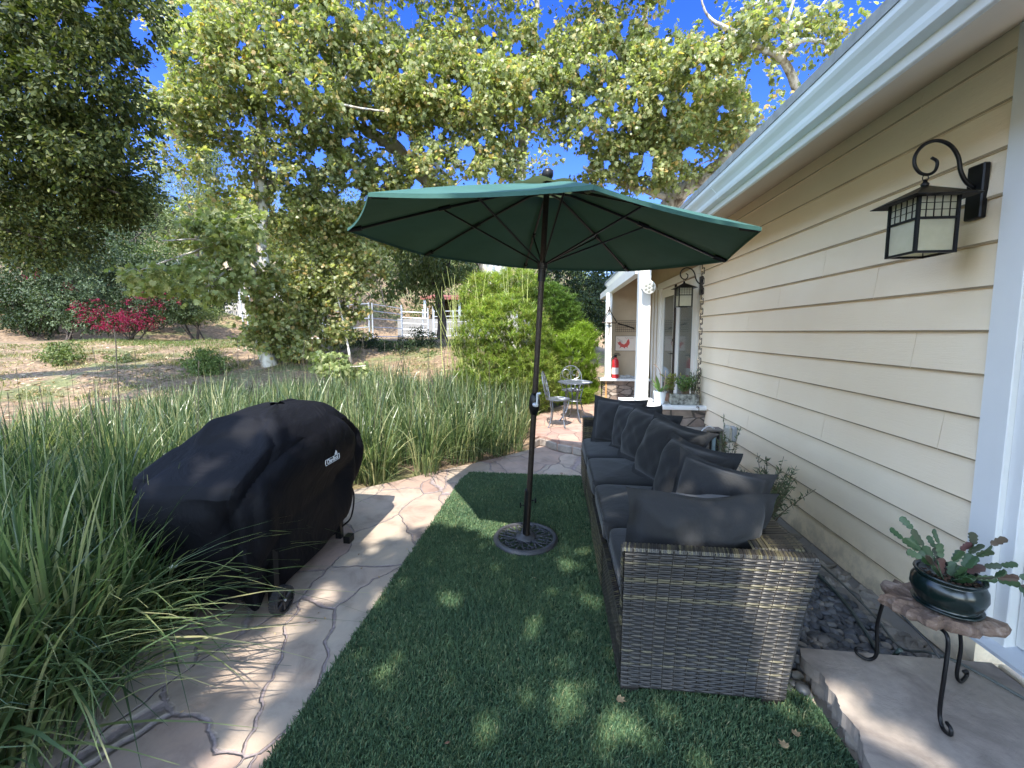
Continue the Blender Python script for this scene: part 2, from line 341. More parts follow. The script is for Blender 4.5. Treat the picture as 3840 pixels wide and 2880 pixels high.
# leaf litter and pale chips over the dry soil
# ---------------------------------------------------------------- paving
edge=[(-2.5,-3),(-2.45,1.0),(-2.4,1.8),(-2.35,2.6),(-2.2,3.2),(-1.95,3.62),(-1.6,3.92),(-1.25,4.28),(-.9,4.6),(-.55,4.95),(-.33,5.2),(-.27,5.5)]
poly=edge+[(.1,5.9),(1.0,5.9),(1.9,5.9),(1.9,-3)]
mb=MB(); mb.prism([(p[0],p[1]) for p in poly],-.12,0.0); o=mb.build('flagstone_path',FLAG); o['kind']='structure'
e2=[gz(1150,948,.13)[:2],gz(1165,941,.13)[:2],gz(1180,944,.13)[:2],gz(1205,953,.13)[:2],gz(1238,959,.13)[:2],gz(1275,966,.13)[:2]]
pat=[tuple(p) for p in e2]+[(1.0,5.05),(1.10,5.30),(1.10,8.3),(1.84,8.3),(1.84,5.3),(1.9,5.3),(1.9,9.3),(.75,9.0),(.35,8.1),(.05,7.6),(-.15,7.0),(-.2,6.6),(-.3,6.3)]
pat=[tuple(p) for p in e2]+[(1.9,5.15),(1.9,9.3),(.75,9.0),(.35,8.1),(.05,7.6),(-.2,7.1),(-.33,6.6),(-.36,6.3)]
mb=MB(); mb.prism(pat,-.05,.13,0); o=mb.build('raised_patio',FLAG2); o['kind']='structure'
mb=MB(); 
for i in range(len(e2)-1):      # rough mortared riser stones under the lip
    a_,b_=np.array(e2[i]),np.array(e2[i+1]); d=b_-a_; L=np.linalg.norm(d); nn=np.array([d[1],-d[0]])/L
    k=max(1,int(L/.2))
    for j in range(k):
        p=a_+d*(j+.5)/k+nn*.004; mb.box((p[0]-L/k*.47,p[1]-.012,0.),(p[0]+L/k*.47,p[1]+.03,.098+.004*R.random()),rot=rotz(math.atan2(d[1],d[0])),bev=.012)
o=mb.build('patio_riser',SLAB); o['kind']='structure'
# step slab by the door
def q3(x,y): return (1660+x*.3333,1106+y*.3333)
pts=[q3(*p) for p in((205,880),(235,945),(330,1050),(395,1135),(440,1200),(480,1270),(560,1400),(600,1480),(690,1659))]
L=[gz(x,y,.14)[:2] for x,y in pts]; L=[L[0]]+[p+np.array([R.normal()*.008,R.normal()*.006]) for p in L[1:]]+[np.array([1.0,.9]),np.array([.98,.2]),np.array([1.0,-.5])]
poly=[tuple(p) for p in L]+[(1.8,-.5),(1.8,1.80)]
mb=MB(); Lf=spline([(p[0],p[1],0) for p in L],5)[:,:2]; Lf[1:-1]+=R.normal(size=(len(Lf)-2,2))*.0018
pol=[tuple(p) for p in Lf]+[(1.80,-.5),(1.80,1.80)]
mb.prism(pol,.085,.14); pin=[(p[0]+.035+.01*math.sin(i*1.7),p[1]-.02 if i==0 else p[1]) for i,p in enumerate(Lf)]+[(1.78,-.5),(1.78,1.76)]
mb.prism(pin,-.02,.086); o=mb.build('door_step',SLAB); o['kind']='structure'
# ---------------------------------------------------------------- artificial turf
TL=[(-.989,1.21),(-.975,2.0),(-.955,3.0),(-.945,4.0),(-.935,4.16),(-.86,4.215)]
def turf_right(y): return np.interp(y,[-1,1.2,1.6,1.8,2.2,4.3],[1.0,1.03,1.05,1.03,.98,.98])
tp=[(-1.02,-1.0)]+TL+[(.37,4.245),(.98,4.25),(.98,2.2),(1.03,1.8),(1.06,1.6),(1.04,1.2),(1.0,-1.0)]
tm=Mt('artificial_grass_fibre'); g=tm.n('ShaderNodeNewGeometry'); v=tm.coord()
c1=tm.ramp(g.outputs['Random Per Island'],[(0,(.045,.085,.045)),(.4,(.080,.145,.075)),(.8,(.12,.19,.095)),(.95,(.18,.22,.11)),(1,(.28,.28,.16))])
c2=tm.mix(.55,c1,tm.ramp(tm.noise(v,2.2,4).outputs[0],[(.35,(.62,.72,.72)),(.65,(1.35,1.25,1.1))]),'MULTIPLY'); tm.base(c2); tm.set(Roughness=.5); tm.b.inputs['Specular IOR Level'].default_value=.3
tb=simple('turf_backing',(.02,.055,.026),.9,var=.4,nscale=60)
mb=MB(); mb.prism(tp,.0,.008,0); V0=np.concatenate(mb.v); f0=mb.f
def in_poly(x,y):
    xl=np.interp(y,[-1,1.21,2,3,4,4.2],[-1.02,-.989,-.975,-.955,-.945,-.9]); return (x>xl+R.normal(size=len(x))*.004)&(x<turf_right(y))&(y<4.235+R.normal(size=len(x))*.004)
nb=290000; yy=np.where(R.random(nb)<.80,.95+3.3*R.random(nb)**1.25,R.uniform(-.95,.95,nb)); xx=R.uniform(-1.05,1.1,nb); m=in_poly(xx,yy); m&=~((xx>.34)&(yy>1.75)); xx=xx[m];yy=yy[m]; nb=len(xx)
a=R.uniform(0,2*math.pi,nb); hgt=R.uniform(.012,.028,nb); wd=R.uniform(.0012,.0022,nb)*(1+yy*.25); ln=R.uniform(.0,.022,nb)
base=np.stack([xx,yy,np.full(nb,.006)],-1); s_=np.stack([np.cos(a),np.sin(a),a*0],-1); f_=np.stack([-np.sin(a),np.cos(a),a*0],-1)
mid=base+f_*ln[:,None]*.4; mid[:,2]+=hgt*.6; tip=base+f_*ln[:,None]; tip[:,2]+=hgt
V=np.stack([base-s_*wd[:,None],base+s_*wd[:,None],mid+s_*wd[:,None]*.7,tip,mid-s_*wd[:,None]*.7],1).reshape(-1,3)
lp=np.concatenate([np.array([i for q in f0 for i in q]),np.arange(nb*5)+len(V0)]); cn=np.concatenate([[len(q) for q in f0],np.full(nb,5)])
o=fastmesh('turf',np.vstack([V0,V]),lp,cn,[tb,tm.m],np.concatenate([np.zeros(len(f0)),np.ones(nb)])); o['kind']='structure'
# ---------------------------------------------------------------- pebbles
pm=Mt('river_pebble'); g=pm.n('ShaderNodeNewGeometry'); pm.base(pm.mix(.4,pm.ramp(g.outputs['Random Per Island'],[(0,(.04,.047,.055)),(.5,(.075,.083,.095)),(.85,(.12,.125,.13)),(.97,(.22,.20,.17)),(1,(.35,.32,.28))]),pm.ramp(pm.noise(pm.coord(),40,4).outputs[0],[(.3,(.6,.6,.6)),(.7,(1.4,1.4,1.4))]),'MULTIPLY')); pm.set(Roughness=.5)
def ico(n1=6,n2=9):
    V=[[0,0,1]]+[[math.sin(math.pi*i/n1)*math.cos(2*math.pi*j/n2),math.sin(math.pi*i/n1)*math.sin(2*math.pi*j/n2),math.cos(math.pi*i/n1)] for i in range(1,n1) for j in range(n2)]+[[0,0,-1]]
    f=[[0,1+j,1+(j+1)%n2] for j in range(n2)]+[[1+(i-1)*n2+j,1+i*n2+j,1+i*n2+(j+1)%n2,1+(i-1)*n2+(j+1)%n2] for i in range(1,n1-1) for j in range(n2)]+[[len(V)-1,1+(n1-2)*n2+(j+1)%n2,1+(n1-2)*n2+j] for j in range(n2)]
    return np.array(V,float),f
IV,IF=ico()
mb=MB()
for lay in range(2):
  cells=[(x,y) for x in np.arange(.98,1.70,.036) for y in np.arange(1.55,4.6,.034)]
  for (x,y) in cells:
    x+=R.normal()*.008; y+=R.normal()*.008
    if (y<1.85 and x>1.05) or y<1.72: continue
    if x>1.62-.35*(y<2.2)*0: continue
    r=R.uniform(.017,.028); sc=np.array([r*R.uniform(1.,1.5),r,r*R.uniform(.5,.75)]); A=rotz(R.uniform(0,6.28))@rotx(R.normal()*.3)@roty(R.normal()*.25)
    mb.add((IV*sc)@A.T+np.array([x,y,.0+lay*.016+R.random()*.006]),IF)
o=mb.build('pebbles',pm.m,smooth=True); tag(o,'smooth dark grey river pebbles filling the strip between sofa and siding','pebbles',kind='stuff')
mb=MB()   # rough mortar ledge and rocks at the foot of the wall
for k in range(46):
    y=1.9+k*.075+R.normal()*.02; s_=R.uniform(.03,.07); Vr=IV*np.array([s_*.9,s_*1.2,s_*.6])*(1+.22*R.normal(size=(len(IV),1))); mb.add(Vr@rotz(R.uniform(0,6)).T+np.array([1.70+R.normal()*.035,y,-.005]),IF)
ob=mb.build('foundation_rubble',simple('rubble_stone',(.22,.20,.17),.9,var=.6,nscale=9,bump=.6,bd=.01)); tag(ob,'rough mortar and broken rock along the foot of the siding','rubble',kind='stuff')
mb=MB(); mb.box((1.60,1.82,-.1),(1.95,5.3,.006)); o=mb.build('foundation_footing',CONC); o['kind']='structure'
# ================================================================ HOUSE
house=empty('house',(1.83,3,0),'single storey house clad in cream lap siding with white trim and covered porch','house')
house.matrix_world=Matrix.Identity(4)
XW=1.83; EX=.1865; Y0,Y1=1.955,5.56
mb=MB()
joints={1:[3.66,2.62],2:[3.1],3:[2.36,4.9],4:[3.9],0:[4.2],-1:[2.33],-2:[4.6],-3:[2.14,3.6],-4:[3.0],-5:[4.1],5:[3.2],6:[2.4]}
def board(z0,z1,ya,yb,zc=9.):
    t=.021; xo=XW-t
    z1=min(z1,zc); f=(z1-z0)/EX
    pr=[(XW+.01,z0),(xo+.010,z0),(xo+.0045,z0),(xo,z0+.008),(xo+(t-.0015)*f,z1),(XW+.01,z1)]
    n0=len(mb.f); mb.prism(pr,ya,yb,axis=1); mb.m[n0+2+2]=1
for k in range(-8,7):
    z0=H+k*EX; z1=z0+EX-.003; js=sorted(joints.get(k,[])); ys=[Y0]+js+[Y1]
    for a_,b_ in zip(ys[:-1],ys[1:]): board(z0,z1,a_+(.0012 if a_!=Y0 else 0),b_-(.0012 if b_!=Y1 else 0),2.74)
for z0 in (-.0,): 
    board(-.05,-.05+EX,-.6,1.80,.2)
LIP=simple('lap_shadow_grime_edge',(.36,.28,.175),.8,var=.3,nscale=5,bump=.1)  # darker brown edge paints in the shadow line under each lap, plus grime
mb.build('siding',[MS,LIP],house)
mb=MB(); mb.box((XW,1.9,-.1),(1.98,5.58,2.78)); mb.box((XW+.0,-3,.2-.2),(1.98,-.6,2.78)); mb.box((XW,-.62,-.1),(1.98,1.92,.06)); mb.build('wall_core',MS,house)
# soffit (sloped), fascia, roof
SL=(2.72-2.431)/(XW-1.22)
mb=MB(); yA,yB=-3,9.9
def slab(x0,z0,x1,z1,th,ya,yb,mi=0): mb.prism([(x0,z0),(x1,z1),(x1,z1+th),(x0,z0+th)],ya,yb,mi,axis=1)
slab(1.242,2.442,1.96,2.442+SL*.718,.02,yA,yB); mb.build('soffit',SOFF,house)
mb=MB(); 
for y in np.arange(1.2,8.9,1.22): mb.box((1.03,y-.002,2.27),(1.035,y+.002,2.28))
mb=MB(); mb.box((1.218,yA,2.430),(1.241,yB,2.60),bev=.003); mb.prism([(1.22,2.431),(1.9,2.75),(1.9,2.95),(1.22,2.6)],9.9,9.92,axis=1); mb.build('fascia',WHITE,house)
mb=MB(); slab(1.126,2.606,4.6,2.606+SL*3.474,.03,yA,yB+.06,0); mb.box((1.112,yA,2.587),(1.127,yB+.06,2.632)); mb.build('roof',ROOFM,house)
gp=[(1.217,2.470),(1.172,2.474),(1.165,2.490),(1.162,2.511),(1.148,2.530),(1.128,2.549),(1.119,2.563),(1.117,2.586),(1.125,2.586)]
gi=[(p[0]+.004,p[1]+.004) for p in gp][::-1]; gi[-1]=(1.217,2.475)
mb=MB(); n=len(gp)
for (ya,yb,e) in((yA,3.30,0),(3.30,3.318,.0018),(3.318,yB+.04,0)):
    G=[(p[0]-e,p[1]-e) for p in gp]; mb.prism(G+gi,ya,yb,axis=1)
mb.build('gutter',simple('white_gutter_enamel',(.72,.76,.76),.5,var=.05,nscale=2,bump=.0),house)
# door by the camera
dr=MB(); dr.box((XW-.022,1.845,.215),(XW+.02,1.958,2.74),bev=.003); dr.box((XW+.0,1.79,.215),(XW+.05,1.846,2.6),bev=.003); dr.box((XW-.022,-.5,2.3),(XW+.02,1.845,2.42),bev=.003); dr.build('door_casing',WHITE,house)
D=MB(); D.box((XW+.035,.86,.235),(XW+.075,1.785,2.3)); 
for (a_,b_) in((.40,1.15),(1.3,2.15)): 
    for q in ((1.0,1.66),):
        D.box((XW+.026,q[0],a_),(XW+.036,q[1],a_+.02)); D.box((XW+.026,q[0],b_-.02),(XW+.036,q[1],b_)); D.box((XW+.026,q[0],a_+.02),(XW+.036,q[0]+.02,b_-.02)); D.box((XW+.026,q[1]-.02,a_+.02),(XW+.036,q[1],b_-.02))
door=D.build('door',WHITE,house,label='white panelled door beside the potted cactus')
D=MB(); D.prism([(XW-.05,.19),(XW-.05,.205),(XW+.1,.238),(XW+.1,.19)],-.5,1.90,axis=1); D.build('door_sill',simple('pale_grey_sill',(.55,.58,.62),.5,var=.1,nscale=5),house)
# ---- porch
mb=MB(); # recessed tan wall along the doors and end wall
mb.box((XW+.01,5.56,.13),(1.98,5.70,2.75)); mb.box((XW,7.66,.13),(1.98,9.9,2.75)); mb.box((XW,5.70,2.24),(1.98,7.66,2.75))
mb.prism([(1.03,.13),(1.98,.13),(1.98,2.76),(1.25,2.44),(1.03,2.35)],8.45,8.6,axis=1); mb.build('porch_wall',TAN,house)
for y in (7.9,8.15): 
    mb=MB(); mb.box((XW-.02,y,.13),(XW+.001,y+.07,2.3)); mb.build('batten',WHITED,house)
mb=MB(); mb.box((XW-.03,5.64,.13),(XW+.02,5.74,2.24),bev=.004); mb.box((XW-.03,7.58,.13),(XW+.02,7.70,2.24),bev=.004); mb.box((XW-.034,5.60,2.24),(XW+.02,7.74,2.34),bev=.004); mb.build('french_door_frame',WHITED,house)
for (ya,yb) in((5.75,6.67),(6.68,7.57)):
    d=MB(); d.box((XW+.0,ya,.16),(XW+.045,ya+.14,2.22),bev=.003); d.box((XW+.0,yb-.14,.16),(XW+.045,yb,2.22),bev=.003); d.box((XW+.001,ya+.14,.16),(XW+.044,yb-.14,.42)); d.box((XW+.001,ya+.14,2.08),(XW+.044,yb-.14,2.22))
    dd=d.build('french_door',WHITED,house); g=MB(); g.box((XW+.015,ya+.14,.42),(XW+.03,yb-.14,2.08)); g.build('glass_pane',GLASS,dd)
    if yb>7:
        h=MB(); h.box((XW-.012,6.70,1.06),(XW,6.75,1.26),bev=.004); h.tube([(XW-.012,6.725,1.16),(XW-.05,6.725,1.16),(XW-.05,6.80,1.16)],.01,8); h.build('door_handle',BRONZE,dd)
        h=MB(); h.box((XW-.012,6.70,1.30),(XW,6.75,1.44),bev=.004); h.tube([(XW-.012,6.725,1.37),(XW-.03,6.725,1.37)],.022,12); h.build('deadbolt',BRONZE,dd)
mb=MB(); mb.box((XW-.03,6.662,.16),(XW,6.69,2.22)); mb.build('astragal',BRONZE,house)
# stone low walls with white caps
stn=Mt('stacked_ledge_stone'); v=stn.coord('Object',(1,1,2.6)); vo=stn.n('ShaderNodeTexVoronoi'); vo.feature='DISTANCE_TO_EDGE'; vo.inputs['Scale'].default_value=4.2; stn.l(v,vo.inputs['Vector'])
vc=stn.n('ShaderNodeTexVoronoi'); vc.inputs['Scale'].default_value=4.2; stn.l(v,vc.inputs['Vector']); g_=stn.ramp(vo.outputs[0],[(.02,(0,0,0)),(.06,(1,1,1))])
sc_=stn.n('ShaderNodeSeparateColor'); stn.l(vc.outputs['Color'],sc_.inputs[0]); cc=stn.ramp(sc_.outputs[0],[(0,(.16,.12,.10)),(.5,(.27,.22,.18)),(1,(.36,.31,.27))])
cc=stn.mix(.7,cc,stn.ramp(stn.noise(stn.coord(),12,6).outputs[0],[(.3,(.6,.6,.6)),(.7,(1.35,1.3,1.25))]),'MULTIPLY')
stn.base(stn.mix(g_,(.08,.07,.06),cc)); stn.set(Roughness=.9); stn.bump(stn.math('ADD',g_,stn.math('MULTIPLY',stn.noise(stn.coord(),20,5).outputs[0],.5)),.8,.02); STN=stn.m
def lowwall(segs,caps,label_parent):
    m_=MB()
    for a_,b_ in segs: m_.box(a_,b_)
    m_.build('stone_base',STN,house); c_=MB()
    for a_,b_ in caps: c_.box(a_,b_,bev=.006)
    c_.build('cap',simple('white_cap_paint',(.72,.72,.70),.5,var=.06,nscale=4),house)
lowwall([((.93,5.22,-.02),(1.83,5.74,.555)),],[((.86,5.16,.555),(1.829,5.80,.60))],house)
lowwall([((.90,8.12,.1),(1.78,8.36,.56)),],[((.85,8.05,.56),(1.80,8.43,.60))],house)
mb=MB(); mb.box((.955,8.105,.13),(.985,8.118,.555)); mb.build('trim_strip',simple('orange_wood',(.40,.22,.08),.7),house)
for (x0,x1,y0,y1) in ((1.026,1.168,5.38,5.52),(.948,1.062,8.16,8.27)):
    mb=MB(); mb.box((x0,y0,.6),(x1,y1,2.236 if x0<1 else 2.44),bev=.004); mb.box((x0-.012,y0-.012,.6),(x0,y1+.012,2.28)) if 0 else None
    mb.build('porch_post',WHITE,house)
mb=MB(); mb.box((1.0,5.53,2.237),(1.10,9.8,2.36)); mb.box((1.09,5.53,2.365),(1.215,9.8,2.425)); mb.build('porch_beam',WHITE,house)
# ---- things fixed on the house
def lantern(loc,label):
    t=empty('wall_lantern',loc,label,'wall lantern','square black wall lanterns on the siding')
    pl=MB(); pl.box((-.028,-.038,-.115),(0,.038,.115),bev=.005); pl.build('back_plate',BLACKM,t)
    # origin on wall, lantern centre .235 out
    cx=-.222; 
    arm=MB(); P=[(-.028,0,.02),(-.06,0,.045),(-.085,0,.09),(-.10,0,.15),(-.135,0,.20),(-.185,0,.222),(-.235,0,.21),(-.268,0,.17),(-.27,0,.125),(-.245,0,.09),(-.21,0,.082),(-.185,0,.10),(-.182,0,.135),(-.205,0,.152)]
    Q=spline(P,5); arm.tube(Q,np.linspace(.0085,.006,len(Q)),8); arm.build('scroll_arm',BLACKM,t,smooth=True)
    fin=MB(); fin.lathe([(.013,.0),(.015,.012),(.008,.02),(.007,.03)],(cx,0,.03),12); 
    P=[(cx+.012*math.sin(a_),0,.068+.014*math.cos(a_)) for a_ in np.linspace(0,2*math.pi,14)]; fin.tube(P,.002,6,cap=False); fin.build('hook',BLACKM,t,smooth=True)
    ro=MB(); e=.128; zc=-.032; 
    V=[(cx-e,-e,zc),(cx+e,-e,zc),(cx+e,e,zc),(cx-e,e,zc),(cx-.012,-.012,.032),(cx+.012,-.012,.032),(cx+.012,.012,.032),(cx-.012,.012,.032)]
    V2=[(p[0],p[1],p[2]-.003) for p in V]
    ro.add(V+V2,[[0,1,5,4],[1,2,6,5],[2,3,7,6],[3,0,4,7],[4,5,6,7]]+[[8,12,13,9],[9,13,14,10],[10,14,15,11],[11,15,12,8],[12,15,14,13]]+[[0,8,9,1],[1,9,10,2],[2,10,11,3],[3,11,8,0]]); ro.build('lantern_roof',BLACKM,t)
    b=.076; zb=-.265; zt=-.030; fr=MB(); w_=.006
    for sx in(-1,1):
        for sy in(-1,1): fr.box((cx+sx*b-w_,sy*b-w_,zb),(cx+sx*b+w_,sy*b+w_,zt))
    for zz in (zb,-.125):
        for s_ in(-1,1):
            fr.box((cx-b+w_,s_*b-.005,zz),(cx+b-w_,s_*b+.005,zz+.010)); fr.box((cx+s_*b-.005,-b+w_,zz),(cx+s_*b+.005,b-w_,zz+.010))
    for s_ in(-1,1):
        for k in range(1,5):
            u=-b+2*b*k/5
            fr.box((cx+u-.0012,s_*b-.002,-.115),(cx+u+.0012,s_*b+.002,zt)); fr.box((cx+s_*b-.002,u-.0012,-.115),(cx+s_*b+.002,u+.0012,zt))
        for k in range(1,3):
            z_=-.115+.085*k/3
            fr.box((cx-b+w_,s_*b-.0018,z_),(cx+b-w_,s_*b+.0018,z_+.0024)); fr.box((cx+s_*b-.0018,-b+w_,z_),(cx+s_*b+.0018,b-w_,z_+.0024))
    fr.build('cage',BLACKM,t)
    gm_=MB(); gl=b-.003
    for s_ in(-1,1):
        gm_.box((cx-gl,s_*gl-.001,zb+.008),(cx+gl,s_*gl+.001,zt)); gm_.box((cx+s_*gl-.001,-gl+.002,zb+.008),(cx+s_*gl+.001,gl-.002,zt))
    G=bpy.data.materials.get('seeded_amber_glass')
    if not G:
        q=Mt('seeded_amber_glass'); q.base(q.ramp(q.noise(q.coord(),25,5).outputs[0],[(.3,(.58,.56,.46)),(.7,(.74,.72,.62))])); q.set(Roughness=.25); q.b.inputs['Transmission Weight'].default_value=.0
        tr=q.n('ShaderNodeBsdfTransparent'); tr.inputs[0].default_value=(.95,.93,.78,1); tl=q.n('ShaderNodeBsdfTranslucent'); tl.inputs[0].default_value=(.9,.88,.74,1)
        m1=q.n('ShaderNodeMixShader'); m1.inputs[0].default_value=.5; q.l(q.b.outputs[0],m1.inputs[1]); q.l(tl.outputs[0],m1.inputs[2])
        m2=q.n('ShaderNodeMixShader'); m2.inputs[0].default_value=.38; q.l(m1.outputs[0],m2.inputs[1]); q.l(tr.outputs[0],m2.inputs[2]); q.l(m2.outputs[0],q.out.inputs[0]); G=q.m
    gm_.build('glass',G,t)
    bu=MB(); bu.lathe([(.012,-.06),(.013,-.09),(.02,-.11),(.026,-.135),(.02,-.165),(.0,-.18)],(cx,0,0),14); bu.tube([(cx,0,-.03),(cx,0,-.07)],.009,8); bu.build('bulb',simple('frosted_bulb',(.6,.6,.55),.3,bump=0),t,smooth=True)
    return t
lantern((XW-.012,2.06,2.10),'large square black lantern with seeded glass high on the siding near the door')
lantern((XW-.012,5.50,2.075),'black lantern at the far end of the siding beside the french doors')
# outlet box
t=empty('outlet_cover',(XW-.012,4.35,.47),'bubble shaped grey weatherproof outlet cover on the siding behind the sofa','outlet')
m_=MB(); m_.box((-.05,-.045,-.075),(0,.045,.075),bev=.01); m_.build('box',simple('grey_plastic',(.34,.35,.36),.5),t); m_=MB(); m_.box((-.105,-.055,-.085),(-.05,.055,.085),bev=.02); m_.build('hood',simple('weathered_plastic',(.42,.40,.33),.35),t)
# rain chain
t=MB(); P0=np.array([1.689,5.1,2.64]); P1=np.array([1.689,5.1,.545]); nl=36; L_=(P0[2]-P1[2])/nl
for i in range(nl):
    c_=P0+np.array([0,0,-L_*(i+.5)]); an=(i%2)*math.pi/2+.5; r_=.017; hl=L_*.66-r_; P=[]
    for k in range(17):
        a_=2*math.pi*k/16; P.append(c_+np.array([math.cos(a_)*r_*math.cos(an),math.cos(a_)*r_*math.sin(an),math.sin(a_)*r_+(hl if math.sin(a_)>=0 else -hl)]))
    t.tube(P,.0042,5,cap=False)
tag(t.build('rain_chain',simple('rusty_chain',(.06,.045,.035),.6,.4,var=.4,nscale=60),smooth=True),'heavy rusty rain chain hanging from the eave down to the white ledge','chain')
# post spotlight
t=empty('security_light',(1.09,5.38,2.04),'round white floodlight fixed high on the near porch post','security light')
Mx=np.array(Vector((.12,-1,-.18)).to_track_quat('Z','X').to_matrix())
m_=MB(); m_.lathe([(.02,-.10),(.045,-.09),(.075,-.03),(.082,.0),(.082,.02),(.076,.022)],(.03,-.09,.0),24,axis=Mx); m_.build('head',WHITE,t,smooth=True)
m_=MB(); 
for k in range(7):
    a_=k*math.pi/3; r_=.0 if k==6 else .045; c_=Mx@np.array([r_*math.cos(a_),r_*math.sin(a_),.012]); m_.lathe([(.0,.0),(.021,.0),(.021,.01),(.0,.016)],c_+np.array([.03,-.09,0]),12,axis=Mx)
m_.build('lens',simple('lens_glass',(.45,.46,.42),.12,.3,bump=0),t)
m_=MB(); m_.tube([(0,.0,.02),(.01,-.03,.01),(.03,-.06,0)],.014,8); m_.lathe([(.05,0),(.05,.02),(.03,.03)],(0,.0,.02),16,axis=np.array(Vector((0,-1,0)).to_track_quat('Z','X').to_matrix())); m_.build('bracket',WHITE,t)
# iron hanger on far post
m_=MB(); y=8.12; P=lambda x,z: (x,y,z)
m_.tube([P(1.0,1.98),P(1.01,1.90),P(.985,1.88)],.013,6); m_.tube([P(1.0,1.93),P(.90,1.72),P(.895,1.70)],.009,6); m_.tube([P(1.0,1.93),P(1.13,1.70),P(1.155,1.69)],.009,6)
m_.tube([P(.87,1.675),P(1.13,1.665),P(1.145,1.68)],.009,6); m_.tube([P(1.005,1.67),P(1.005,1.43)],.011,6); m_.tube([P(.97,1.67),P(1.04,1.665)],.02,6)
tag(m_.build('iron_hanger',BRONZE),'rusty wrought iron hanger with triangle and crossbar on the far porch post','wall ornament')
# sign
t=empty('metal_sign',(1.36,8.44,1.27),'white enamel sign with red rooster picture on the porch end wall','sign')
m_=MB(); m_.box((-.19,-.012,-.15),(.22,0,.15),bev=.012); m_.build('plate',simple('black_sign_rim',(.03,.03,.03),.4),t); m_=MB(); m_.box((-.183,-.016,-.143),(.213,-.0121,.143)); m_.build('face',simple('cream_enamel',(.62,.52,.44),.35,var=.05,nscale=6,bump=0),t)
m_=MB(); rp=[(-.13,-.02),(-.15,.03),(-.12,.02),(-.10,.05),(-.07,.0),(-.02,-.02),(.02,.01),(.04,.06),(.06,.085),(.085,.07),(.075,.05),(.09,.03),(.08,-.02),(.05,-.06),(.055,-.095),(.03,-.07),(-.0,-.075),(.0,-.105),(-.03,-.08),(-.07,-.07),(-.11,-.1),(-.09,-.05)]
m_.prism(rp,-.0185,-.0162,axis=1); 
m_.build('rooster_motif',simple('red_enamel',(.45,.05,.04),.4,bump=0),t)
m_=MB()
for k in range(3): 
    xs=np.linspace(-.16+.02*k,-.05,6); m_.tube([(x,-.0175,.10-.5*(x+.16)-.02*k) for x in xs],.0025,4)
xs=np.linspace(0.0,.16,40); m_.tube([(x,-.0175,.105+.012*math.sin(x*180)) for x in xs],.0025,4); m_.build('lettering',simple('grey_print',(.2,.16,.15),.5,bump=0),t)
# wire basket
m_=MB(); x0,x1,z0,z1=1.16,1.62,1.50,1.76
for x in np.linspace(x0,x1,13): m_.tube([(x,8.33,z0),(x,8.33,z1-.04)],.0028,4); m_.tube([(x,8.33,z0),(x,8.44,z0)],.0028,4)
for z in np.linspace(z0,z1-.04,6): m_.tube([(x0,8.33,z),(x1,8.33,z)],.0028,4); m_.tube([(x0,8.33,z),(x0,8.44,z)],.0028,4)
m_.tube([(x0,8.33,z1-.03),(x0,8.44,z1)],.006,5); m_.tube([(x1,8.33,z1-.03),(x1,8.44,z1)],.006,5); m_.tube([(1.2,8.36,1.66),(1.35,8.35,1.62),(1.52,8.36,1.56)],.015,6)
tag(m_.build('wire_basket',BRONZE),'old wire basket holding a stick, hung above the rooster sign','basket')
# fire extinguisher
t=empty('fire_extinguisher',(1.15,8.2,.602),'red fire extinguisher standing on the far white ledge','fire extinguisher'); t.scale=(1.2,1.2,1.15)
m_=MB(); m_.lathe([(.0,0),(.052,.0),(.055,.01),(.055,.27),(.05,.30),(.03,.325),(.018,.335),(.018,.35)],(0,0,0),20); m_.build('cylinder',simple('red_paint',(.42,.015,.02),.3,bump=0,var=.05),t,smooth=True)
m_=MB(); m_.lathe([(.056,.07),(.0562,.071),(.0562,.18),(.056,.181)],(0,0,0),20); m_.build('instruction_label',simple('label_white',(.6,.58,.55),.5,bump=0),t)
m_=MB(); m_.box((-.02,-.012,.35),(.02,.012,.385)); m_.box((-.03,-.01,.385),(.075,.01,.40)); m_.box((-.02,-.01,.41),(.06,.01,.42)); m_.tube([(-.02,0,.37),(-.06,0,.34),(-.068,0,.26),(-.066,0,.16)],.009,6); m_.build('valve_handle',BLACKM,t)
# stones & globe on far ledge
SG=simple('grey_ornament_stone',(.32,.31,.29),.8,var=.3,nscale=14)
for i,(x,y,r_,lb) in enumerate([(1.30,8.2,.055,'flat grey stone on the far ledge next to the fire extinguisher'),(1.40,8.22,.06,'rounded grey stone on the far ledge, middle of three'),(1.50,8.18,.045,'small grey stone on the far ledge nearest the white globe')]):
    m_=MB(); Vr=IV*np.array([r_*1.25,r_,r_*.6])*(1+.06*R.normal(size=(len(IV),1)))+np.array([0,0,r_*.5]); m_.add(Vr,IF); o=m_.build('stone',SG,smooth=True); o.location=(x,y,.602); tag(o,lb,'stone',group='stones on the far ledge')
m_=MB(); m_.lathe([(.0,0)]+[(.12*math.sin(a_),.12-.12*math.cos(a_)) for a_ in np.linspace(.3,2.95,12)]+[(0,.24)],(0,0,0),24); o=m_.build('globe',simple('white_ceramic',(.62,.68,.74),.25,bump=0,var=.03),smooth=True); o.location=(1.66,8.2,.602); tag(o,'pale blue-white ceramic globe on the far ledge half hidden by the near post','ornament')
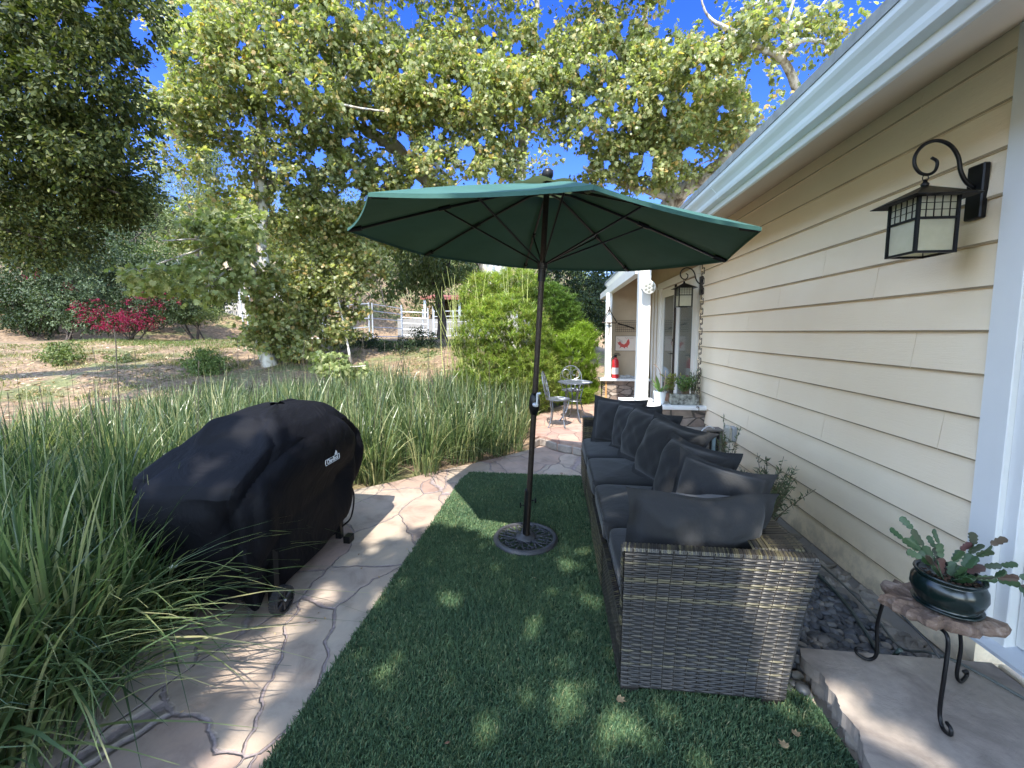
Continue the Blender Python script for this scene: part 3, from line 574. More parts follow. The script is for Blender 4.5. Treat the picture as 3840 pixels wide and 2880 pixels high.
# ---- pots on near ledge
GR=leafmat('fleshy_green_leaf',[(.05,.12,.03),(.10,.20,.05),(.20,.28,.09)],.25,.35)
t=empty('orchid_pot',(1.30,5.33,.602),'white tapered pot with orchid leaves and two bare stems on the ledge','potted plant')
m_=MB(); m_.lathe([(.055,0),(.058,.005),(.078,.15),(.082,.155),(.076,.156),(.07,.12),(.0,.12)],(0,0,0),24); m_.build('pot',simple('white_ceramic_pot',(.72,.76,.78),.3,bump=0,var=.03),t,smooth=True)
def strapleaf(m_,c,az,L_,w_,lift,droop,n=8):
    d=np.array([math.cos(az),math.sin(az),0]); s_=np.array([-d[1],d[0],0]); V=[]
    for i in range(n+1):
        u=i/n; p=np.array(c)+d*L_*u*(.75)+np.array([0,0,lift*u-droop*u*u]); ww=w_*math.sin(math.pi*min(1,.12+.88*u)**.8)*.5
        V+=[p-s_*ww+np.array([0,0,ww*.35]),p,p+s_*ww+np.array([0,0,ww*.35])]
    f=[]
    for i in range(n):
        a_=i*3; f+=[[a_,a_+1,a_+4,a_+3],[a_+1,a_+2,a_+5,a_+4]]
    m_.add(V,f)
m_=MB()
for az,L_,w_,li,dr_ in [(-.2,.22,.06,.16,.06),(.6,.20,.06,.15,.05),(2.6,.16,.055,.22,.02),(3.5,.18,.06,.18,.05),(-1.3,.16,.05,.12,.06),(1.7,.2,.05,.24,.02)]: strapleaf(m_,(0,0,.13),az,L_,w_,li,dr_)
m_.build('orchid_leaves',GR,t,smooth=True)
m_=MB(); m_.tube(spline([(0,0,.12),(.0,-.02,.35),(-.03,-.03,.44),(-.09,-.03,.50)],5),.004,5); m_.tube([(.04,0,.12),(.06,0,.3),(.065,0,.42)],.004,5); m_.build('flower_stems',simple('dry_stem',(.45,.30,.20),.7),t)
def bushy(name,loc,label,cat,pot,leafm,h,r,n,tm_,size,parts,stems=14,spread=1.,group=None,potn='pot'):
    t=empty(name,loc,label,cat,group); 
    if pot: pot.build(potn,parts,t,smooth=False)
    st=MB(); P=[];D=[]
    for i in range(stems):
        az=R.uniform(0,6.28); rr=r*R.uniform(.15,1)*spread; hh=h*R.uniform(.55,1.)
        Q=spline([(0.2*rr*math.cos(az),.2*rr*math.sin(az),pot_h),(.5*rr*math.cos(az),.5*rr*math.sin(az),pot_h+hh*.5),(rr*math.cos(az),rr*math.sin(az),pot_h+hh)],5); st.tube(Q,np.linspace(.004,.0015,len(Q)),5,cap=False)
        for k in range(n):
            u=R.uniform(.2,1); q=Q[int(u*(len(Q)-1))]; P.append(q+R.normal(size=3)*.004); d=R.normal(size=3); d=d/np.linalg.norm(d)+np.array([0,0,.7])+unit(Q[-1]-Q[0])*.4; D.append(d)
    st.build('stems',simple(name+'_stem',(.14,.10,.06),.8),t); P=np.array(P);D=np.array(D)
    V_,l_,c_=leaf_arrays(P,D,rdir(len(P))*.5+np.array([0,0,.8]),size*R.uniform(.6,1.2,len(P)),tm_); fastmesh('leaves',V_,l_,c_,leafm,parent=t); return t
pot_h=.13
gp_=MB(); gp_.box((-.17,-.05,0),(.17,.05,.13),bev=.008)
glz=simple('mottled_glazed_glass',(.20,.20,.17),.15,.0,var=.9,nscale=18,bump=.3)
ROS=leafmat('grey_green_needle',[(.07,.10,.06),(.12,.16,.10),(.20,.24,.15)],.2,.6)
t=bushy('planter',(1.585,5.30,.602),'rectangular mottled glass planter with dark bushy succulents on the near ledge','potted plant',gp_,GR,.25,.13,26,OVAL,.035,glz,20,1.3)
pot_h=.10; gp_=MB(); gp_.lathe([(.05,0),(.07,.1),(.06,.1)],(0,0,0),18)
t=bushy('leafy_pot',(1.47,5.52,.602),'yellow green leafy plant in small pot between orchid and glass planter','potted plant',gp_,leafmat('lime_leaf',[(.16,.20,.05),(.30,.32,.10),(.36,.28,.16)],.3),.28,.14,18,OVAL,.05,simple('clay_pot',(.35,.2,.14),.8),12)
t=bushy('rosemary_pot',(1.72,5.42,.602),'wispy grey-green rosemary in dark pot at the ledge end under the chain','potted plant',MB().lathe([(.04,0),(.055,.1),(.045,.1)],(0,0,0),16),ROS,.36,.2,34,LANCE,.045,simple('dark_pot',(.05,.05,.05),.5),14)
# ================================================================ UMBRELLA
base=np.array([-.197,2.845,0.]); axd=unit(np.array([.0553,-.066,1.])); nrm=unit(np.array([.0702,-.0268,1.])); cen=base+axd*2.06
e1=unit(np.cross([0,1,0],nrm)); e2_=np.cross(nrm,e1); RR=1.215; PH=-.139; AP=.37
um=empty('patio_umbrella',tuple(base),'open green market umbrella leaning slightly over the turf beside the sofa','umbrella')
um_inv=lambda mbx: [mbx.v.__setitem__(i,v-base) for i,v in enumerate(mbx.v)]
def ub(m_,name,mat,parent=um,smooth=False,**k): um_inv(m_); return m_.build(name,mat,parent,smooth,**k)
cf=Mt('green_canvas'); v=cf.coord(); c_=cf.ramp(cf.noise(v,3,4).outputs[0],[(.3,(.048,.125,.105)),(.7,(.064,.155,.135))]); cf.base(c_); cf.set(Roughness=.75); cf.b.inputs['Specular IOR Level'].default_value=.2; cf.bump(cf.noise(v,260,2).outputs[0],.12,.001)
tl=cf.n('ShaderNodeBsdfTranslucent'); tl.inputs[0].default_value=(.10,.13,.06,1); mx=cf.n('ShaderNodeMixShader'); mx.inputs[0].default_value=.3; cf.l(cf.b.outputs[0],mx.inputs[1]); cf.l(tl.outputs[0],mx.inputs[2]); cf.l(mx.outputs[0],cf.out.inputs[0]); CANV=cf.m
angs=[math.radians(a)+PH for a in (198,153,108,63,18,-27,-72,-117)]
tipv=[cen+RR*(math.cos(a)*e1+math.sin(a)*e2_) for a in angs]; apex=cen+nrm*AP
def cpt(k,u,w_,off=0.,rin=.0):   # k panel, u along panel width, w_ from apex to rim
    a,b=tipv[k],tipv[(k+1)%8]; rim=a*(1-u)+b*u; inward=4*u*(1-u)
    rim=rim+(cen-rim)*.014*inward
    p=apex*(1-w_)+rim*w_
    sag=.035*inward*math.sin(math.pi*min(1,w_*.9))*w_+.012*math.sin(math.pi*w_)*-1
    return p-nrm*(sag-.0)+nrm*off
m_=MB()
for k in range(8): m_.grid(lambda u,w_:cpt(k,u,.13+.87*w_),8,12)
for k in range(8):  # hem
    m_.grid(lambda u,w_:cpt(k,u,1)-nrm*(.016*w_)+nrm*.0,8,1)
can=ub(m_,'canopy',CANV); 
so_=can.modifiers.new('th','SOLIDIFY'); so_.thickness=.0015; so_.offset=1
m_=MB()
for k in range(8): 
    m_.grid(lambda u,w_:cpt(k,u,.01+.19*w_)+nrm*(.014+.016*w_*math.sin(u*math.pi)*2),8,5)
vt=ub(m_,'vent_cap',CANV,smooth=True)
pole_top=base+axd*2.44
m_=MB(); m_.tube([base+axd*.06,base+axd*1.2],.0195,16); m_.tube([base+axd*1.2,pole_top],.0185,16); ub(m_,'pole',BRONZE,smooth=False)
m_=MB(); Ax=np.array(Vector(axd).to_track_quat('Z','X').to_matrix()); m_.lathe([(.014,0),(.022,.004),(.014,.012),(.024,.018),(.034,.036),(.036,.052),(.032,.070),(.018,.084),(0,.088)],pole_top-axd*.01+axd*.0,20,axis=Ax); ub(m_,'finial',BLACKM,smooth=True)
hubL=base+axd*1.93; hubT=base+axd*2.36
m_=MB(); m_.lathe([(.02,-.02),(.034,-.018),(.034,.018),(.02,.02)],hubL,16,axis=Ax); m_.tube([hubL-axd*.10,hubL-axd*.02],.026,14); ub(m_,'hub',BLACKM); m_=MB(); m_.lathe([(.02,.0),(.038,.002),(.038,.03),(.02,.032)],hubT,16,axis=Ax); ub(m_,'top_hub',BLACKM)
for k in range(8):
    a=tipv[k]; pts=[hubT+axd*.015]+[cpt(k,0,w_)-nrm*.02 for w_ in np.linspace(.12,.975,9)]
    m_=MB(); m_.tube(pts,.0085,6); m_.tube([cpt(k,0,.93)-nrm*.018,cpt(k,0,.995)-nrm*.012],[.017,.012],8)
    q=cpt(k,0,.52)-nrm*.022; m_.tube([cpt(k,0,.49)-nrm*.02,cpt(k,0,.55)-nrm*.02],.014,6); rb=ub(m_,'rib',BLACKM)
    m_=MB(); m_.tube([hubL,q-nrm*.012],.0062,6); ub(m_,'strut',BRONZE if 0 else BLACKM,rb)
cr=base+axd*1.02; m_=MB(); m_.lathe([(.0195,-.075),(.028,-.06),(.036,-.03),(.037,.0),(.036,.03),(.028,.06),(.0195,.075)],cr,16,axis=Ax)
cb=ub(m_,'crank_housing',BLACKM,smooth=True); m_=MB(); m_.tube([cr+[0,-.03,.0],cr+[.02,-.052,.0]],.015,8); m_.tube([cr+[.02,-.052,.0],cr+[.022,-.05,.075]],.008,6); m_.tube([cr+[.022,-.05,.075],cr+[.045,-.06,.08]],.009,8); ub(m_,'crank_handle',GALV,cb)
m_=MB(); m_.tube([cpt(0,0,.99)-nrm*.02]*1+[cpt(0,0,.99)-nrm*.03],.001,4) if 0 else None
# cast base
ba=empty('umbrella_base',(-.203,2.862,.012),'round cast iron umbrella base with scroll openwork on the turf','umbrella base')
CI=simple('cast_iron',(.05,.05,.056),.5,.1,var=.15,nscale=30,bump=.15)
m_=MB(); Rb=.232; m_.lathe([(Rb-.005,.0),(Rb,.004),(Rb,.014),(Rb-.008,.026),(Rb-.022,.032),(Rb-.034,.030),(Rb-.037,.024),(Rb-.037,.004)],(0,0,0),64); m_.build('rim',CI,ba,smooth=True)
m_=MB(); m_.lathe([(.075,.012),(.078,.02),(.066,.034),(.046,.044),(.034,.048),(.034,.062),(.030,.066)],(0,0,0),28); m_.lathe([(.03,0),(.078,.0),(.078,.014)],(0,0,0),28); m_.build('hub_plate',CI,ba,smooth=True)
for k in range(6):
    a=k*math.pi/3+.25; m_=MB(); Rk=rotz(a)
    def cv(P,r): m_.tube(spline([Rk@np.array([p[0],p[1],.022]) for p in P],5),r,6,flat=.75)
    for s_ in(-1,1):
        cv([(.07,.006*s_),(.105,.012*s_),(.15,.035*s_),(.18,.062*s_),(.178,.088*s_),(.155,.09*s_),(.145,.072*s_),(.157,.062*s_)],.0052)
        cv([(.075,.02*s_),(.10,.055*s_),(.135,.062*s_),(.15,.04*s_),(.135,.024*s_),(.122,.034*s_)],.0045)
    cv([(.07,0),(.13,0),(.195,0)],.0055); m_.lathe([(0,0),(.009,.002),(.009,.01),(0,.014)],Rk@np.array([.172,0,.018]),8)
    m_.build('scroll',CI,ba,smooth=True)
m_=MB(); m_.tube([np.array([.003,-.015,.055]),np.array([.003,-.015,.055])+axd*.33],.0255,16); st_=m_.build('stem',BLACKM,ba)
for s_,z_ in((-1,.27),(1,.31)):
    m_=MB(); q=np.array([.003,-.015,.0])+axd*z_; m_.tube([q+[s_*.02,0,0],q+[s_*.05,0,0]],.005,6); m_.tube([q+[s_*.052,0,-.018],q+[s_*.052,0,.018]],.006,6); m_.build('clamp_knob',BLACKM,st_)
# ================================================================ SOFA
rb_=[(.10,.095,.09),(.15,.14,.125),(.21,.20,.17),(.27,.25,.19),(.33,.30,.20)]
wm=Mt('woven_resin_wicker'); g=wm.n('ShaderNodeNewGeometry'); wm.base(wm.ramp(g.outputs['Random Per Island'],[(0,(.060,.057,.058)),(.35,(.105,.098,.09)),(.62,(.15,.14,.115)),(.85,(.24,.22,.15)),(1,(.30,.27,.17))])); wm.set(Roughness=.42); WICK=wm.m
WK=[]
for i,c in enumerate([(.019,.0165,.0145),(.032,.027,.0225),(.052,.044,.031),(.082,.070,.038),(.105,.091,.046)]): WK.append(simple('wicker_strand_%s'%('slate','charcoal','taupe','straw','pale')[i],c,.42,var=.25,nscale=30,bump=.1))
WKD=simple('wicker_core',(.018,.018,.018),.9,bump=0)
def weave(name,parent,O,U,Vv,w_,h_,fn=None,row=.0098,pitch=.042,seed=0,label=None,pat=None):
    """ribbon weave: horizontal strands along U stacked along V, bulging out over vertical stakes"""
    O=np.array(O,float);U=unit(np.array(U,float));Vv=unit(np.array(Vv,float));Nn=np.cross(U,Vv); rg=np.random.default_rng(seed)
    nr=max(1,int(round(h_/row))); row=h_/nr; m_=MB(); V=[];lp=[];mi=[]; n0=0
    seq=[]
    col=0
    while len(seq)<nr:
        if pat: seq=list(pat(nr)); break
        c_=rg.choice([0,1,2,3,4],p=[.25,.28,.17,.2,.1]); seq+= [c_]*int(rg.integers(2,5))
    ns=int(w_/pitch*6)
    us=np.linspace(0,w_,ns+1)
    for r_ in range(nr):
        ph=(r_%2)*math.pi; amp=.0030
        d=amp*(np.sin(us/pitch*math.pi+ph))+.0035
        wid=row*.54*(.86+.14*np.abs(np.sin(us/pitch*math.pi+ph)))
        vc=(r_+.5)*row+rg.normal()*.0004
        def pt(uu,vv,dd):
            if fn: 
                q,nn=fn(uu,vv); return q+nn*dd[:,None]
            return O+uu[:,None]*U+vv[:,None]*Vv+Nn*dd[:,None]
        A=pt(us,np.full(ns+1,vc)-wid,d-.0028);B=pt(us,np.full(ns+1,vc),d+.0008);C_=pt(us,np.full(ns+1,vc)+wid,d-.0028)
        blk=np.stack([A,B,C_],1).reshape(-1,3); V.append(blk)
        i=np.arange(ns)*3+n0; q=np.stack([i,i+3,i+4,i+1, i+1,i+4,i+5,i+2],-1).reshape(-1); lp.append(q); mi+= [seq[r_]]*(2*ns); n0+=3*(ns+1)
    V=np.vstack(V);lp=np.concatenate(lp)
    # backing
    if fn:
        uu,vv=np.meshgrid(np.linspace(0,w_,9),np.linspace(0,h_,9),indexing='ij'); q,nn=fn(uu.ravel(),vv.ravel()); bk=q-nn*.001
    else:
        uu,vv=np.meshgrid(np.linspace(0,w_,9),np.linspace(0,h_,9),indexing='ij'); bk=O+uu.ravel()[:,None]*U+vv.ravel()[:,None]*Vv-Nn*.001
    bi=[]
    for i in range(8):
        for j in range(8): a_=i*9+j+n0; bi+=[a_,a_+9,a_+10,a_+1]
    V=np.vstack([V,bk]); lp=np.concatenate([lp,np.array(bi)]); mi+= [5]*64
    # stakes
    o=fastmesh(name,V,lp,np.full(len(lp)//4,4),WK+[WKD],mi,parent,smooth=False)
    return o
sofa=empty('outdoor_sofa',(0,0,0),'long grey brown wicker outdoor sofa with charcoal seat cushions along the turf','sofa')
XB0,XB1,YN,YF,AH=.280,.925,1.645,4.26,.640
def flare(z): return .085*(max(0,z)/AH)**1.6
flv=lambda z: .085*(np.maximum(0,z)/AH)**1.6
# near arm outer panel: left edge straight, right edge flares with back
def near_fn(u,v):
    z=.035+v; wr=(XB1+flv(z)-XB0); x=XB0+u/.667*wr; y=YN-.012*np.sin(np.pi*u/.667)*0-.0*z-.03*(z/AH)**2
    q=np.stack([x,y+0*x,z+0*x],-1); nn=np.tile(np.array([0,-1.,0.05]),(len(x),1)); return q,unit(nn)
patn=lambda nr: [ (lambda t: (2 if (i%7 in(0,1)) else (3 if (t>.72 and i%8 in(3,4)) else (0 if i%3 else 1))))(i/nr) for i in range(nr)]
def patn(nr):
    out=[]
    for i in range(nr):
        t=i/nr
        if t<.13: c=0 if i%2 else 1
        elif t<.34: c=[1,2,0,1,3,0][i%6]
        elif t<.55: c=[1,0,1,2,0][i%5]
        elif t<.93: c=[3,3,1,0,0,1,0,1][i%8]
        else: c=[1,0,1][i%3]
        out.append(c)
    return out
weave('arm_outer_panel',sofa,None,(1,0,0),(0,0,1),.667,AH-.035-.012,near_fn,row=.0098,pat=patn,seed=3)
# vertical stakes crossing on the near panel
m_=MB()
for xs in np.arange(.03,.66,.047):
    P=[]; 
    for z in np.linspace(.0,.61,60):
        q,nn=near_fn(np.array([xs]),np.array([z])); P.append(q[0]+nn[0]*(.0022))
    m_.tube(P,.0026,4,flat=1)
m_.build('stakes',WK[1],sofa)
# near arm body: top rail, inner face
def topstrip(name,P,wd,seed,close=.0075,axis_w=(0,1,0)):
    """braided wrap along a path"""
    m_=MB(); P=np.array(P,float); seg=np.linalg.norm(P[1]-P[0]); n=int(seg/close); W=np.array(axis_w,float); d=unit(P[1]-P[0]); up=np.cross(d,W); up=up if up[2]>0 else -up
    rg=np.random.default_rng(seed)
    for i in range(n):
        t0=(i+.08)/n; t1=(i+.92)/n; c_=int(rg.choice([0,1,2,3,4],p=[.2,.3,.25,.17,.08])); lean=.35*close*2
        a=P[0]+(P[1]-P[0])*t0; b=P[0]+(P[1]-P[0])*t1; h=.004*(1 if i%2 else .55)
        V=[a-W*wd/2-up*.01+d*-lean,b-W*wd/2-up*.01-d*lean,a-W*wd*.42+up*h-d*lean,b-W*wd*.42+up*h-d*lean,a+W*wd*.42+up*h+d*lean,b+W*wd*.42+up*h+d*lean,a+W*wd/2-up*.01+d*lean,b+W*wd/2-up*.01+d*lean]
        m_.add(V,[[0,1,3,2],[2,3,5,4],[4,5,7,6]] if np.cross(b-a,W)@up>0 else [[2,3,1,0],[4,5,3,2],[6,7,5,4]],c_)
    return m_.build(name,WK,sofa)
TH=.034
core=MB(); core.add(*(lambda:( [(XB0+.004,YN+.002,.03),(XB1-.004,YN+.002,.03),(XB1+.08,YN-.022,AH-.012),(XB0+.004,YN-.022,AH-.012),(XB0+.004,YN+TH,.03),(XB1-.004,YN+TH,.03),(XB1+.08,YN+TH,AH-.012),(XB0+.004,YN+TH,AH-.012)],[[0,1,2,3],[5,4,7,6],[4,0,3,7],[1,5,6,2],[3,2,6,7],[4,5,1,0]]))())
core.add([(XB0+.004,YF-TH,.03),(XB1,YF-TH,.03),(XB1+.08,YF-TH,AH-.012),(XB0+.004,YF-TH,AH-.012),(XB0+.004,YF,.03),(XB1,YF,.03),(XB1+.08,YF,AH-.012),(XB0+.004,YF,AH-.012)],[[0,1,2,3],[5,4,7,6],[4,0,3,7],[1,5,6,2],[3,2,6,7],[4,5,1,0]])
core.box((XB0+.03,YN+TH,.05),(XB1-.02,YF-TH,.285))
core.add([(XB1-.10,YN+TH,.28),(XB1-.004,YN+TH,.28),(XB1+.08,YN+TH,AH-.012),(XB1-.055,YN+TH,AH-.012),(XB1-.10,YF-TH,.28),(XB1-.004,YF-TH,.28),(XB1+.08,YF-TH,AH-.012),(XB1-.055,YF-TH,AH-.012)],[[0,1,2,3],[5,4,7,6],[4,0,3,7],[1,5,6,2],[3,2,6,7],[4,5,1,0]])
core.add([(XB1-.02,YN,.03),(XB1-.002,YN,.03),(XB1+.0,YN,.28),(XB1-.02,YN,.28),(XB1-.02,YF,.03),(XB1-.002,YF,.03),(XB1+.0,YF,.28),(XB1-.02,YF,.28)],[[0,1,2,3],[5,4,7,6],[4,0,3,7],[1,5,6,2],[3,2,6,7],[4,5,1,0]])
core.build('frame_core',WKD,sofa)
topstrip('arm_rail',[(XB0-.004,YN+.004,AH),(XB1+.085,YN+.004,AH-.004)],TH+.018,1)
topstrip('back_rail',[(XB1+.012,YN+.05,AH-.002),(XB1+.012,YF,AH-.002)],.16,2,close=.011,axis_w=(1,0,0))
topstrip('arm_rail',[(XB0-.004,YF-.03,AH),(XB1+.085,YF-.03,AH)],TH+.03,4)
# corner gusset near: broad woven top where arm meets back
weave('corner_top',sofa,(XB1-.17,YN+.05,AH+.001),(0,1,0),(-1,0,0),.0001+.20,.0001+.0,None) if 0 else None
topstrip('corner_top',[(XB1-.13,YN+.10,AH-.003),(XB1+.07,YN+.10,AH-.003)],.14,9,close=.012)
# front base panels per module (three modules meeting with thin gaps)
mods=[(YN+.0,2.30),(2.305,2.95),(2.955,3.60),(3.605,YF)]
for i,(a,b) in enumerate(mods):
    weave('front_panel',sofa,(XB0-(.006 if i%2 else 0),b,.035),(0,-1,0),(0,0,1),b-a,.265,None,row=.0105,seed=20+i)
    topstrip('front_rail',[(XB0+.006-(.006 if i%2 else 0),a+.002,.306),(XB0+.006-(.006 if i%2 else 0),b-.002,.306)],.03,30+i,axis_w=(1,0,0))
weave('arm_front',sofa,(XB0-.001,YN+TH,.30),(0,-1,0),(0,0,1),TH+.008,AH-.31,None,seed=41)
weave('arm_inner_panel',sofa,(XB0+.01,YF-TH,.40),(1,0,0),(0,0,1),.55,AH-.41,None,seed=42)
weave('arm_front',sofa,(XB0-.001,YF,.30),(0,-1,0),(0,0,1),TH,AH-.31,None,seed=43)
def back_fn(u,v):
    z=.035+v; x=XB1+flv(z); y=YN+u; q=np.stack([x+0*u,y+0*x,z+0*u],-1); return q,np.tile(np.array([1.,0,0]),(len(q),1))
weave('back_panel',sofa,None,(0,1,0),(0,0,1),YF-YN,AH-.05,back_fn,row=.014,pitch=.06,seed=44)
for (x,y) in((XB0+.0,YN-.004),(XB1-.09,YN-.004),(XB0,2.28),(XB0,2.93),(XB0,3.58),(XB0,YF-.07),(XB1-.08,YF-.07)):
    m_=MB(); m_.box((x,y,.008),(x+.075,y+.06,.036),bev=.003); m_.build('foot',WK[0],sofa)
# cushions
fb=Mt('charcoal_fabric'); v=fb.coord(); fb.base(fb.mix(.6,fb.ramp(fb.noise(v,5,4).outputs[0],[(.3,(.0075,.0078,.0085)),(.7,(.0115,.0117,.0125))]),fb.ramp(fb.noise(v,240,2).outputs[0],[(.35,(.6,.6,.6)),(.65,(1.4,1.4,1.4))]),'MULTIPLY')); fb.set(Roughness=.85); fb.b.inputs['Sheen Weight'].default_value=.15; fb.b.inputs['Sheen Roughness'].default_value=.5
fb.bump(fb.noise(v,320,2).outputs[0],.25,.001,fb.bump(fb.noise(v,6,4,.6,.6).outputs[0],.35,.02)); FAB=fb.m
def rbox_cushion(lo,hi,seed,puff=.02,nu=26,nv=22):
    lo=np.array(lo);hi=np.array(hi);c=(lo+hi)/2;h=(hi-lo)/2; rg=np.random.default_rng(seed); ph=rg.uniform(0,6,6)
    def fn(a,b):
        t=2*math.pi*a; s=math.pi*(b-.5); n1,n2=.16,.35
        sg=lambda w_,e: math.copysign(abs(w_)**e,w_)
        x=sg(math.cos(s),n2)*sg(math.cos(t),n1); y=sg(math.cos(s),n2)*sg(math.sin(t),n1); z=sg(math.sin(s),n2)
        p=c+h*np.array([x,y,z]); q=(1-x*x)*(1-y*y)
        if z>0: p[2]+=puff*q+.006*math.sin(7*x+ph[0])*math.sin(5*y+ph[1])*(1-x**4)
        p[0]+= .006*math.sin(9*y+ph[2])*(abs(x)>.6)
        return p
    m_=MB(); m_.grid(fn,nu*2,nv,closeu=True); return m_
cus=[(YN+TH,2.30),(2.30,2.93),(2.93,3.56),(3.56,YF-TH)]
for i,(a,b) in enumerate(cus):
    m_=rbox_cushion((XB0-.005+(.0 if i!=0 else .02),a+.004,.30),(XB1-.07,b-.004,.435-(.012 if i==0 else 0)),i,nu=30); o=m_.build('seat_cushion',FAB,sofa,smooth=True)
    m_=MB(); m_.tube([(XB0-.004,a+.03,.425),(XB0-.004,b-.03,.425)],.003,6); m_.build('piping',FAB,o)
def pillow(loc,w_,h_,t_,yawp,lean,roll,label,seed,ear=.16,n=30,group='charcoal throw pillows along the sofa back',fold=None):
    rg=np.random.default_rng(seed); ph=rg.uniform(0,6.28,8)
    def f(side):
        def fn(a,b):
            u=2*a-1; v=2*b-1; 
            ear_=ear*.55; pin=1-ear_*(1-abs(u)**2.2)*abs(v)**6*.55; pinv=1-ear_*(1-abs(v)**2.2)*abs(u)**6*.55
            x=u*w_/2*pinv; z=v*h_/2*pin
            iu=min(1,abs(u)/.86); iv=min(1,abs(v)/.86)
            th=1.22*t_/2*((1-iu**2.6)*(1-iv**2.6))**.44
            wr=.010*math.sin(6*u+ph[0]+2*v)*math.sin(5*v+ph[1]-u)+.006*math.sin(13*u+ph[2])*math.sin(9*v+ph[3])
            th=max(0,th+wr*(th/(t_/2))**.5)+.0025
            fl=0.014*math.sin(5*u+ph[4])*abs(v)**8+.014*math.sin(5*v+ph[5])*abs(u)**8+ .03*(abs(u)*abs(v))**6*math.sin(ph[6]+u+2*v)
            # sag: belly heavier at bottom
            z2=z-.02*(1-u*u)*(v>0)*v
            return np.array([x,side*th+fl+.03*(v**2)*0,z2])
        return fn
    m_=MB(); m_.grid(f(-1),n,n); m_.grid(lambda a,b:f(1)(1-a,b),n,n)
    A=rotz(yawp)@rotx(lean)@roty(roll); m_.v=[q@A.T for q in m_.v]
    zmin=min(q[:,2].min() for q in m_.v)
    o=m_.build('throw_pillow',FAB,smooth=True); o.location=loc; tag(o,label,'pillow',group); 
    wd=o.modifiers.new('weld','WELD'); wd.merge_threshold=.0008
    return o
# front of pillow faces local -Y ; yaw turns it towards -X (patio)
pillow((.60,3.98,.655),.50,.46,.20,-.30,-.22,.03,'farthest charcoal pillow propped square on in the far corner of the sofa',1)
pillow((.70,3.70,.655),.48,.46,.20,-.85,-.30,-.05,'second farthest charcoal pillow, mostly hidden behind the third',2)
pillow((.74,3.36,.66),.52,.48,.22,-1.0,-.34,.05,'third charcoal pillow from the far end, leaning against the sofa back',3)
pillow((.79,2.92,.655),.54,.50,.24,-1.05,-.38,.08,'fattest charcoal pillow in the middle of the row with creased top',4,ear=.2)
pillow((.815,2.50,.635),.50,.46,.25,-.95,-.34,.06,'charcoal pillow with a folded ear, fifth from the far end',5,ear=.24)
pillow((.80,2.10,.665),.45,.42,.24,-.45,-.34,.16,'small tilted charcoal pillow with pointed corner by the near end',6,ear=.32)
pillow((.625,1.845,.635),.64,.38,.19,math.pi+.05,-.16,-.02,'wide charcoal pillow leaning against the near wicker arm, its back to us',7,ear=.22)
# ================================================================ COVERED GRILL
gl=empty('covered_grill',(0,0,0),'barbecue grill under a loose black cover with white logo, standing on the flagstones','grill')
gcov=Mt('black_polyester_cover'); v=gcov.coord(); gcov.base(gcov.ramp(gcov.noise(v,3,4).outputs[0],[(.3,(.0030,.0031,.0045)),(.7,(.0055,.0056,.0075))])); gcov.set(Roughness=.7); gcov.b.inputs['Specular IOR Level'].default_value=.12
gcov.bump(gcov.noise(v,400,2).outputs[0],.1,.0006,gcov.bump(gcov.noise(v,2.6,5,.55,1.2).outputs[0],.55,.05)); GC=gcov.m
prof=[ # t, xlo,xhi,ylo,yhi,z,exponent
 (0,-1.93,-1.47,1.90,2.80,.07,.30),(.12,-1.96,-1.44,1.86,2.88,.20,.30),(.3,-2.0,-1.40,1.80,2.98,.42,.26),(.45,-2.03,-1.385,1.76,3.04,.62,.22),(.53,-2.04,-1.385,1.76,3.05,.72,.20),
 (.58,-2.035,-1.39,1.80,3.03,.775,.20),(.64,-2.01,-1.40,1.93,2.95,.84,.22),(.72,-1.99,-1.41,2.05,2.88,.90,.25),(.80,-1.96,-1.46,2.12,2.83,.975,.30),(.88,-1.90,-1.54,2.19,2.78,1.025,.35),(.95,-1.82,-1.62,2.28,2.70,1.05,.5),(1.,-1.74,-1.70,2.46,2.54,1.058,1.)]
pr=np.array(prof); pr[:,1:3]-=.085; pr[:,5]*=.975; pr[2:9,6]+=.13; pr[0:2,6]+=.1
rg=np.random.default_rng(11); fa=rg.uniform(0,6.28,10)
def gfn(a,b):
    q=[np.interp(b,pr[:,0],pr[:,i]) for i in range(1,7)]; t=2*math.pi*a; e=q[5]
    ct,st=math.cos(t),math.sin(t); x=math.copysign(abs(ct)**e,ct); y=math.copysign(abs(st)**e,st)
    cx,cy=(q[0]+q[1])/2,(q[2]+q[3])/2; hx,hy=(q[1]-q[0])/2,(q[3]-q[2])/2
    # pleats deepen towards the hem, sharpen with abs-sine
    k=(1-b)**1.2; s_=abs(t/(2*math.pi))*1.
    fold=.060*k*(abs(math.sin(3.5*t+fa[0]+.6*b))**.7-.5)+.022*k*math.sin(9*t+fa[1]+4*b)+.020*k*(abs(math.sin(7*t+fa[2]-5*b))-.5)
    cre=.030*(abs(math.sin(2.5*t+7*b+fa[3]))**.6-.6)*(1 if b<.9 else .3)+.016*math.sin(5*t-9*b+fa[4])+.026*(abs(math.sin(2*t-8*b+fa[5]))**.5-.7)
    dx=(fold+cre)
    p=np.array([cx+(hx+dx)*x,cy+(hy+dx)*y,q[4]+ (.010*math.sin(6*x+fa[6])*math.sin(4*y+fa[7]) if b>.7 else 0)])
    if b<.1: p[2]+=.012*math.sin(3*t+fa[8])+.015*math.sin(8*t)
    # sag between lid and side shelf on the -Y end
    return p
m_=MB(); m_.grid(gfn,120,64,closeu=True); m_cov=m_; cover=m_.build('cover',GC,gl,smooth=True)
autosmooth(cover,26)
